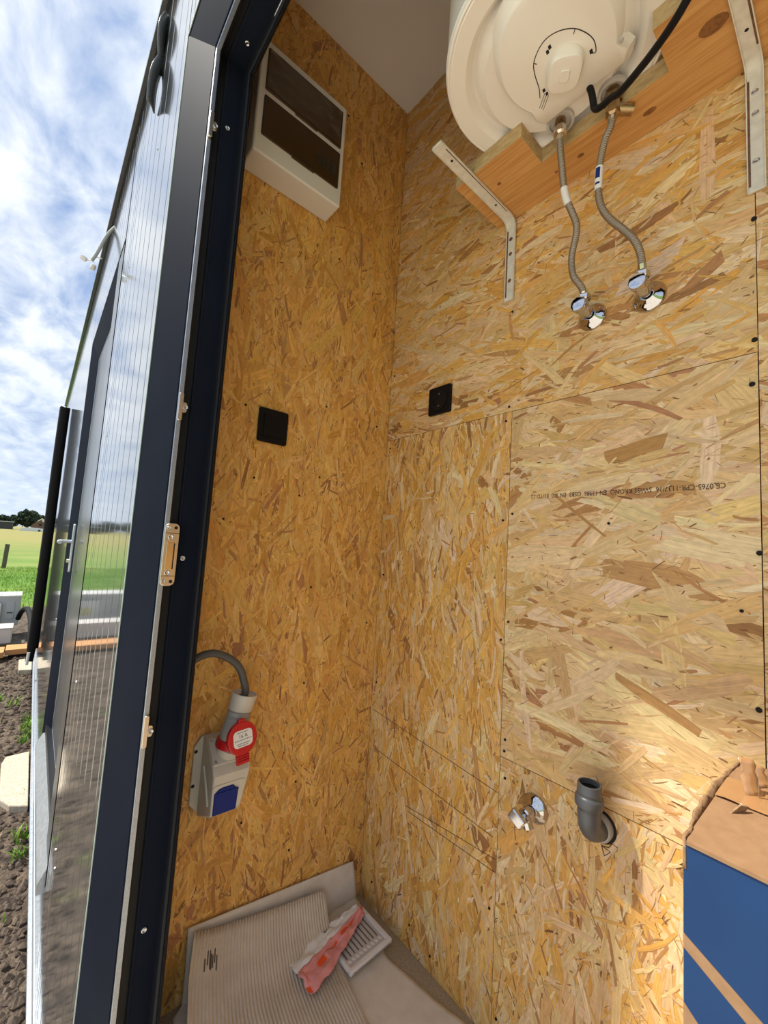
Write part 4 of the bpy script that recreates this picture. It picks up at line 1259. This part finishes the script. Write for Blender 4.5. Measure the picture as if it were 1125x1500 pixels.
# clods
b = MB()
for i in range(2600):
    y = 1.4 + 5.2 * rnd.random() ** 1.2; x = .125 - rnd.random() ** 1.6 * 1.0
    r = rnd.uniform(.005, .02)
    z = soilz(x, y) + r * .2
    n = 6; vs = [(x, y, z + r * .9)]
    for k in range(n):
        a = 2 * PI * k / n; q = r * rnd.uniform(.7, 1.3)
        vs.append((x + q * math.cos(a), y + q * math.sin(a), z + rnd.uniform(-.2, .35) * r))
    for k in range(n):
        a = 2 * PI * (k + .5) / n; q = r * rnd.uniform(.7, 1.1)
        vs.append((x + q * math.cos(a), y + q * math.sin(a), z - r * .8))
    fs = [(0, 1 + k, 1 + (k + 1) % n) for k in range(n)] + [(1 + k, 1 + n + k, 1 + (k + 1) % n) for k in range(n)] + [(1 + n + k, 1 + n + (k + 1) % n, 1 + (k + 1) % n) for k in range(n)]
    b.add(vs, fs)
tag(b.build('soil_clods', 'clod', smooth=0), 'loose clods of dark earth scattered over the soil', 'soil', kind='stuff')


def blades(name, m, spots, label, cat):
    b = MB()
    for (x, y, n, spread, hgt) in spots:
        for k in range(n):
            a = rnd.uniform(0, 2 * PI); d = spread * math.sqrt(rnd.random())
            px, py_ = x + d * math.cos(a), y + d * math.sin(a); z = ground_at(px, py_) - .004
            h = hgt * rnd.uniform(.5, 1.1); le = rnd.uniform(.2, .9) * h; la = rnd.uniform(0, 2 * PI); w = h * .07
            wx, wy = -math.sin(la) * w, math.cos(la) * w
            b.add([(px - wx, py_ - wy, z), (px + wx, py_ + wy, z), (px + le * .4 * math.cos(la) + wx * .7, py_ + le * .4 * math.sin(la) + wy * .7, z + h * .65),
                   (px + le * .4 * math.cos(la) - wx * .7, py_ + le * .4 * math.sin(la) - wy * .7, z + h * .65), (px + le * math.cos(la), py_ + le * math.sin(la), z + h)], [(0, 1, 2, 3), (3, 2, 4)])
    return tag(b.build(name, m, smooth=0), label, cat, kind='stuff')


sp_ = [(.11, y, 26, .05, .07) for y in (3.95, 4.05, 4.2, 4.35, 2.75, 2.6)] + [(-.10, 5.0, 30, .05, .06), (.02, 4.8, 10, .04, .09), (-.05, 2.4, 12, .05, .05), (-.3, 4.2, 16, .06, .05), (-.35, 3.0, 16, .06, .05), (0.03, 2.2, 10, .04, .05)]
blades('weed_tufts', 'grass_blade', sp_, 'small green weeds sprouting from the soil along the facade', 'weeds')
st_ = [(rnd.uniform(-.6, .12), rnd.uniform(2, 6), 4, .06, .05) for _ in range(45)]
blades('dry_straw', 'straw', st_, 'dry straw bits lying on the soil', 'straw')
sp_ = [(rnd.uniform(-3.5, .5), rnd.uniform(10.3, 20), 14, .25, .07) for _ in range(1400)]
blades('meadow_grass', 'grass_blade', sp_, 'fresh green grass at the near edge of the meadow', 'grass')

# paving slabs
def slab(poly, z, th, label):
    b = MB(); b.prism(poly, lambda u, v, h: (u, v, h), z - th, z)
    o = b.build('paving_slab', 'slab', smooth=0, bevel=.006)
    return tag(o, label, 'slab', 'concrete slabs beside the facade')


slab([(.128, 2.99), (.128, 3.70), (.010, 3.69), (-.008, 3.60), (.004, 3.14), (.05, 3.04)], -.475, .07, 'large pale concrete slab lying on the soil below the second door')
slab([(.128, 5.72), (.128, 6.22), (.014, 6.20), (.022, 5.75)], -.46, .06, 'small pale concrete slab in front of the orange planks')

b = MB()
for (x0, x1, y0, y1) in ((-9.5, .11, -5.5, 1.35), (-9.5, -1.1, 1.35, 6.0)):
    b.box(x0, x1, y0, y1, -.60, -.455)
tag(b.build('bounce_yard', 'yard', smooth=0), 'added pale concrete yard, unseen, bouncing daylight in through the open door', 'paving', kind='structure')  # added out of view as a reflector for the closet
# planks under the outdoor unit
for i, (x0, x1, y0, y1, z0, z1, lab) in enumerate(((-.115, .128, 6.45, 6.72, -.46, -.40, 'orange timber plank nearest the facade, in front of the outdoor unit'),
                                                   (-1.7, -.125, 6.37, 6.66, -.47, -.405, 'orange timber plank left of the panel joint, in front of the outdoor unit'),
                                                   (-1.5, .05, 6.95, 7.15, -.54, -.44, 'dark weathered timber beam under the white box'))):
    tag(MB().box(x0, x1, y0, y1, z0, z1).build('timber_plank', 'plank' if i < 2 else 'post_wood', smooth=0, bevel=.004), lab, 'plank', 'timbers under the outdoor unit')

# air conditioner outdoor unit
t = tag(empty('outdoor_unit', (-.45, 7.8, -.36)), 'white and grey outdoor air conditioning unit on timbers in the meadow edge', 'air conditioner')
ax0, ax1, ay0, ay1, az0, az1 = -.95, -.045, 7.62, 8.05, -.335, .075
MB().box(ax0, ax1, ay0, ay1, az0, az1 - .012).build('casing', 'ac_grey', t, smooth=0, bevel=.008)
MB().box(ax0 - .006, ax1 + .006, ay0 - .006, ay1 + .006, az1 - .02, az1).build('top_cover', 'ac_white', t, smooth=0, bevel=.006)
for k in range(5):
    x = ax1 - .06 - k * .15
    MB().box(x - .006, x + .006, ay0 + .02, ay1 - .02, az1, az1 + .004).build('top_rib', 'ac_grey', t, smooth=0)
MB().box(ax1 - .52, ax1 - .19, ay0 - .05, ay0, az0 + .04, az1 - .10).build('service_cover', 'ac_white', t, smooth=0, bevel=.012)
b = MB(); b.prism(rrect(ax1 - .145, ax1 - .055, az0 + .09, az1 - .07, .03), lambda u, v, h: (u, ay0 - h, v), 0, .008); b.build('side_panel', 'ac_grey', t, bevel=.003)
MB().box(ax1 - .13, ax1 - .07, ay0 - .012, ay0 - .008, az0 + .17, az0 + .185).build('grip_slot', 'cladding_dark', t, smooth=0)
MB().box(ax1 - .40, ax1 - .31, ay0 - .052, ay0 - .0505, az0 + .10, az0 + .21).build('warning_sticker', 'sticker', t, smooth=0)
MB().box(ax0 + .05, ax1 - .05, ay0 + .05, ay1 - .05, -.50, az0).build('stand', 'cladding_dark', t, smooth=0)
t = tag(empty('white_crate', (-.4, 7.05, -.44)), 'plain white box in front of the grey outdoor unit', 'box')
MB().box(-.95, -.085, 6.98, 7.30, -.44, -.262).build('crate_body', 'ac_white', t, smooth=0, bevel=.01)
MB().box(-.955, -.08, 6.975, 7.305, -.262, -.245).build('crate_lid', 'roof_pale', t, smooth=0, bevel=.006)
b = MB(); b.tube(smoothpath([(-.05, 7.62, -.24), (-.02, 7.45, -.12), (.03, 7.2, -.05), (.07, 6.6, -.06), (.085, 5.9, -.10), (.09, 5.3, -.16)], 7), .03, 12)
tag(b.build('black_hose', 'rubber'), 'black hose arching from the outdoor unit to the upright pipe', 'hose')
tag(MB().cyl((-.70, 19.6, -.6), (-.675, 19.6, .36), .065, 12).build('fence_post', 'post_wood'), 'weathered wooden fence post standing in the meadow', 'post')
tag(MB().cyl((-2.0, 32.4, -.6), (-1.98, 32.4, .75), .09, 12).build('fence_post', 'post_wood'), 'dark fence post at the very left edge of the meadow', 'post')

# trees, house, sheds on the horizon
def tree(x, y, w, h, label, seed):
    r = random.Random(seed)
    z0 = fieldz(x, y)
    t = tag(empty('tree', (x, y, z0)), label, 'tree', 'trees along the horizon')
    MB().cyl((x, y, z0 - .3), (x, y, z0 + h * .5), w * .05, 8).build('trunk', 'bark', t)
    b = MB()
    for i in range(1500):
        a = r.uniform(0, 2 * PI); cz = r.uniform(-1, 1); rr = math.sqrt(1 - cz * cz)
        d = Vector((rr * math.cos(a), rr * math.sin(a), cz))
        k = (.78 + .30 * mnoise.noise(d * 2.2 + Vector((seed, 0, 0)))) * r.uniform(.75, 1.0)
        p = Vector((x + d.x * w / 2 * k, y + d.y * w / 2 * k, z0 + h * .55 + d.z * h * .48 * k))
        s = w * .06 * r.uniform(.6, 1.3)
        e1 = Vector((r.gauss(0, 1), r.gauss(0, 1), r.gauss(0, 1))).normalized(); e2 = e1.orthogonal().normalized()
        b.add([p - e1 * s, p + e2 * s * .7, p + e1 * s, p - e2 * s * .7], [(0, 1, 2, 3)])
    b.build('crown', 'leaves', t, smooth=0)


YT = 190
for i, (px, w, h, lab) in enumerate(((-13.5, 7, 4.6, 'low dark tree at the left edge of the horizon'), (-9.5, 7, 5.0, 'broad dark tree between the shed and the tall tree'),
                                     (-6.4, 5, 5.2, 'round tree touching the left side of the tallest tree'), (-2.2, 8, 7.3, 'tallest dark tree on the horizon, behind the greenhouse'),
                                     (1.6, 6, 5.9, 'dark tree behind the brick house gable'), (5.5, 8, 5.6, 'dark tree on the horizon hidden partly by the black pipe'),
                                     (-21, 9, 5.0, 'dark tree beyond the left picture edge'), (-30, 10, 5.5, 'dark tree far out to the left beyond the picture edge'), (-40, 11, 6, 'outermost dark tree on the left of the horizon'))):
    tree(px, YT + (i % 3) * 6, w, h, lab, i + 3)
hx, hy = 1.15, 165; hz0 = fieldz(hx, hy)
t = tag(empty('farm_house', (hx, hy, hz0)), 'brown brick farm house with a pale gable roof beside the trees', 'house')
b = MB(); b.prism([(-2.2, 0), (2.2, 0), (2.2, 2.2), (.2, 4.0), (-2.2, 1.6)], lambda u, v, h: (hx + u, hy + h, hz0 + v), 0, 6); b.build('walls', 'house_brick', t, smooth=0)
b = MB(); b.prism([(-1.0, 2.75), (.2, 3.55), (.2, 4.05), (-.75, 3.2)], lambda u, v, h: (hx + u, hy + h, hz0 + v), -.3, 6.2); b.prism([(.2, 3.0), (2.4, 1.9), (2.4, 2.4), (.2, 4.05)], lambda u, v, h: (hx + u, hy + h, hz0 + v), -.3, 6.2); b.build('roof', 'roof_pale', t, smooth=0)
MB().box(hx - .35, hx + .35, hy - .05, hy + .05, hz0 + 1.7, hz0 + 2.2).build('window', 'hole_black', t, smooth=0)
sx_, sy_ = -1.3, 150; sz0 = fieldz(sx_, sy_)
t = tag(empty('greenhouse', (sx_, sy_, sz0)), 'low white greenhouse in front of the brick house', 'greenhouse')
b = MB(); b.prism([(-2.0, 0), (3.4, 0), (3.4, .8), (2.2, .95), (.3, 1.05), (-1.2, .9), (-2.0, .4)], lambda u, v, h: (sx_ + u, sy_ + h, sz0 + v), 0, 5); b.build('shell', 'glasshouse', t, smooth=0)
MB().box(sx_ + 2.0, sx_ + 2.5, sy_ - .05, sy_ + .02, sz0, sz0 + .55).build('doorway', 'barn_dark', t, smooth=0)
sx_, sy_ = -9.5, 175; sz0 = fieldz(sx_, sy_)
t = tag(empty('long_shed', (sx_, sy_, sz0)), 'long dark shed with a pale roof line under the trees', 'shed')
MB().box(sx_ - 8, sx_ + 4, sy_, sy_ + 5, sz0, sz0 + 2.2).build('walls', 'barn_dark', t, smooth=0)
MB().box(sx_ - 8.2, sx_ + 4.2, sy_ - .3, sy_ + 5.2, sz0 + 2.2, sz0 + 2.5).build('roof', 'ac_grey', t, smooth=0)
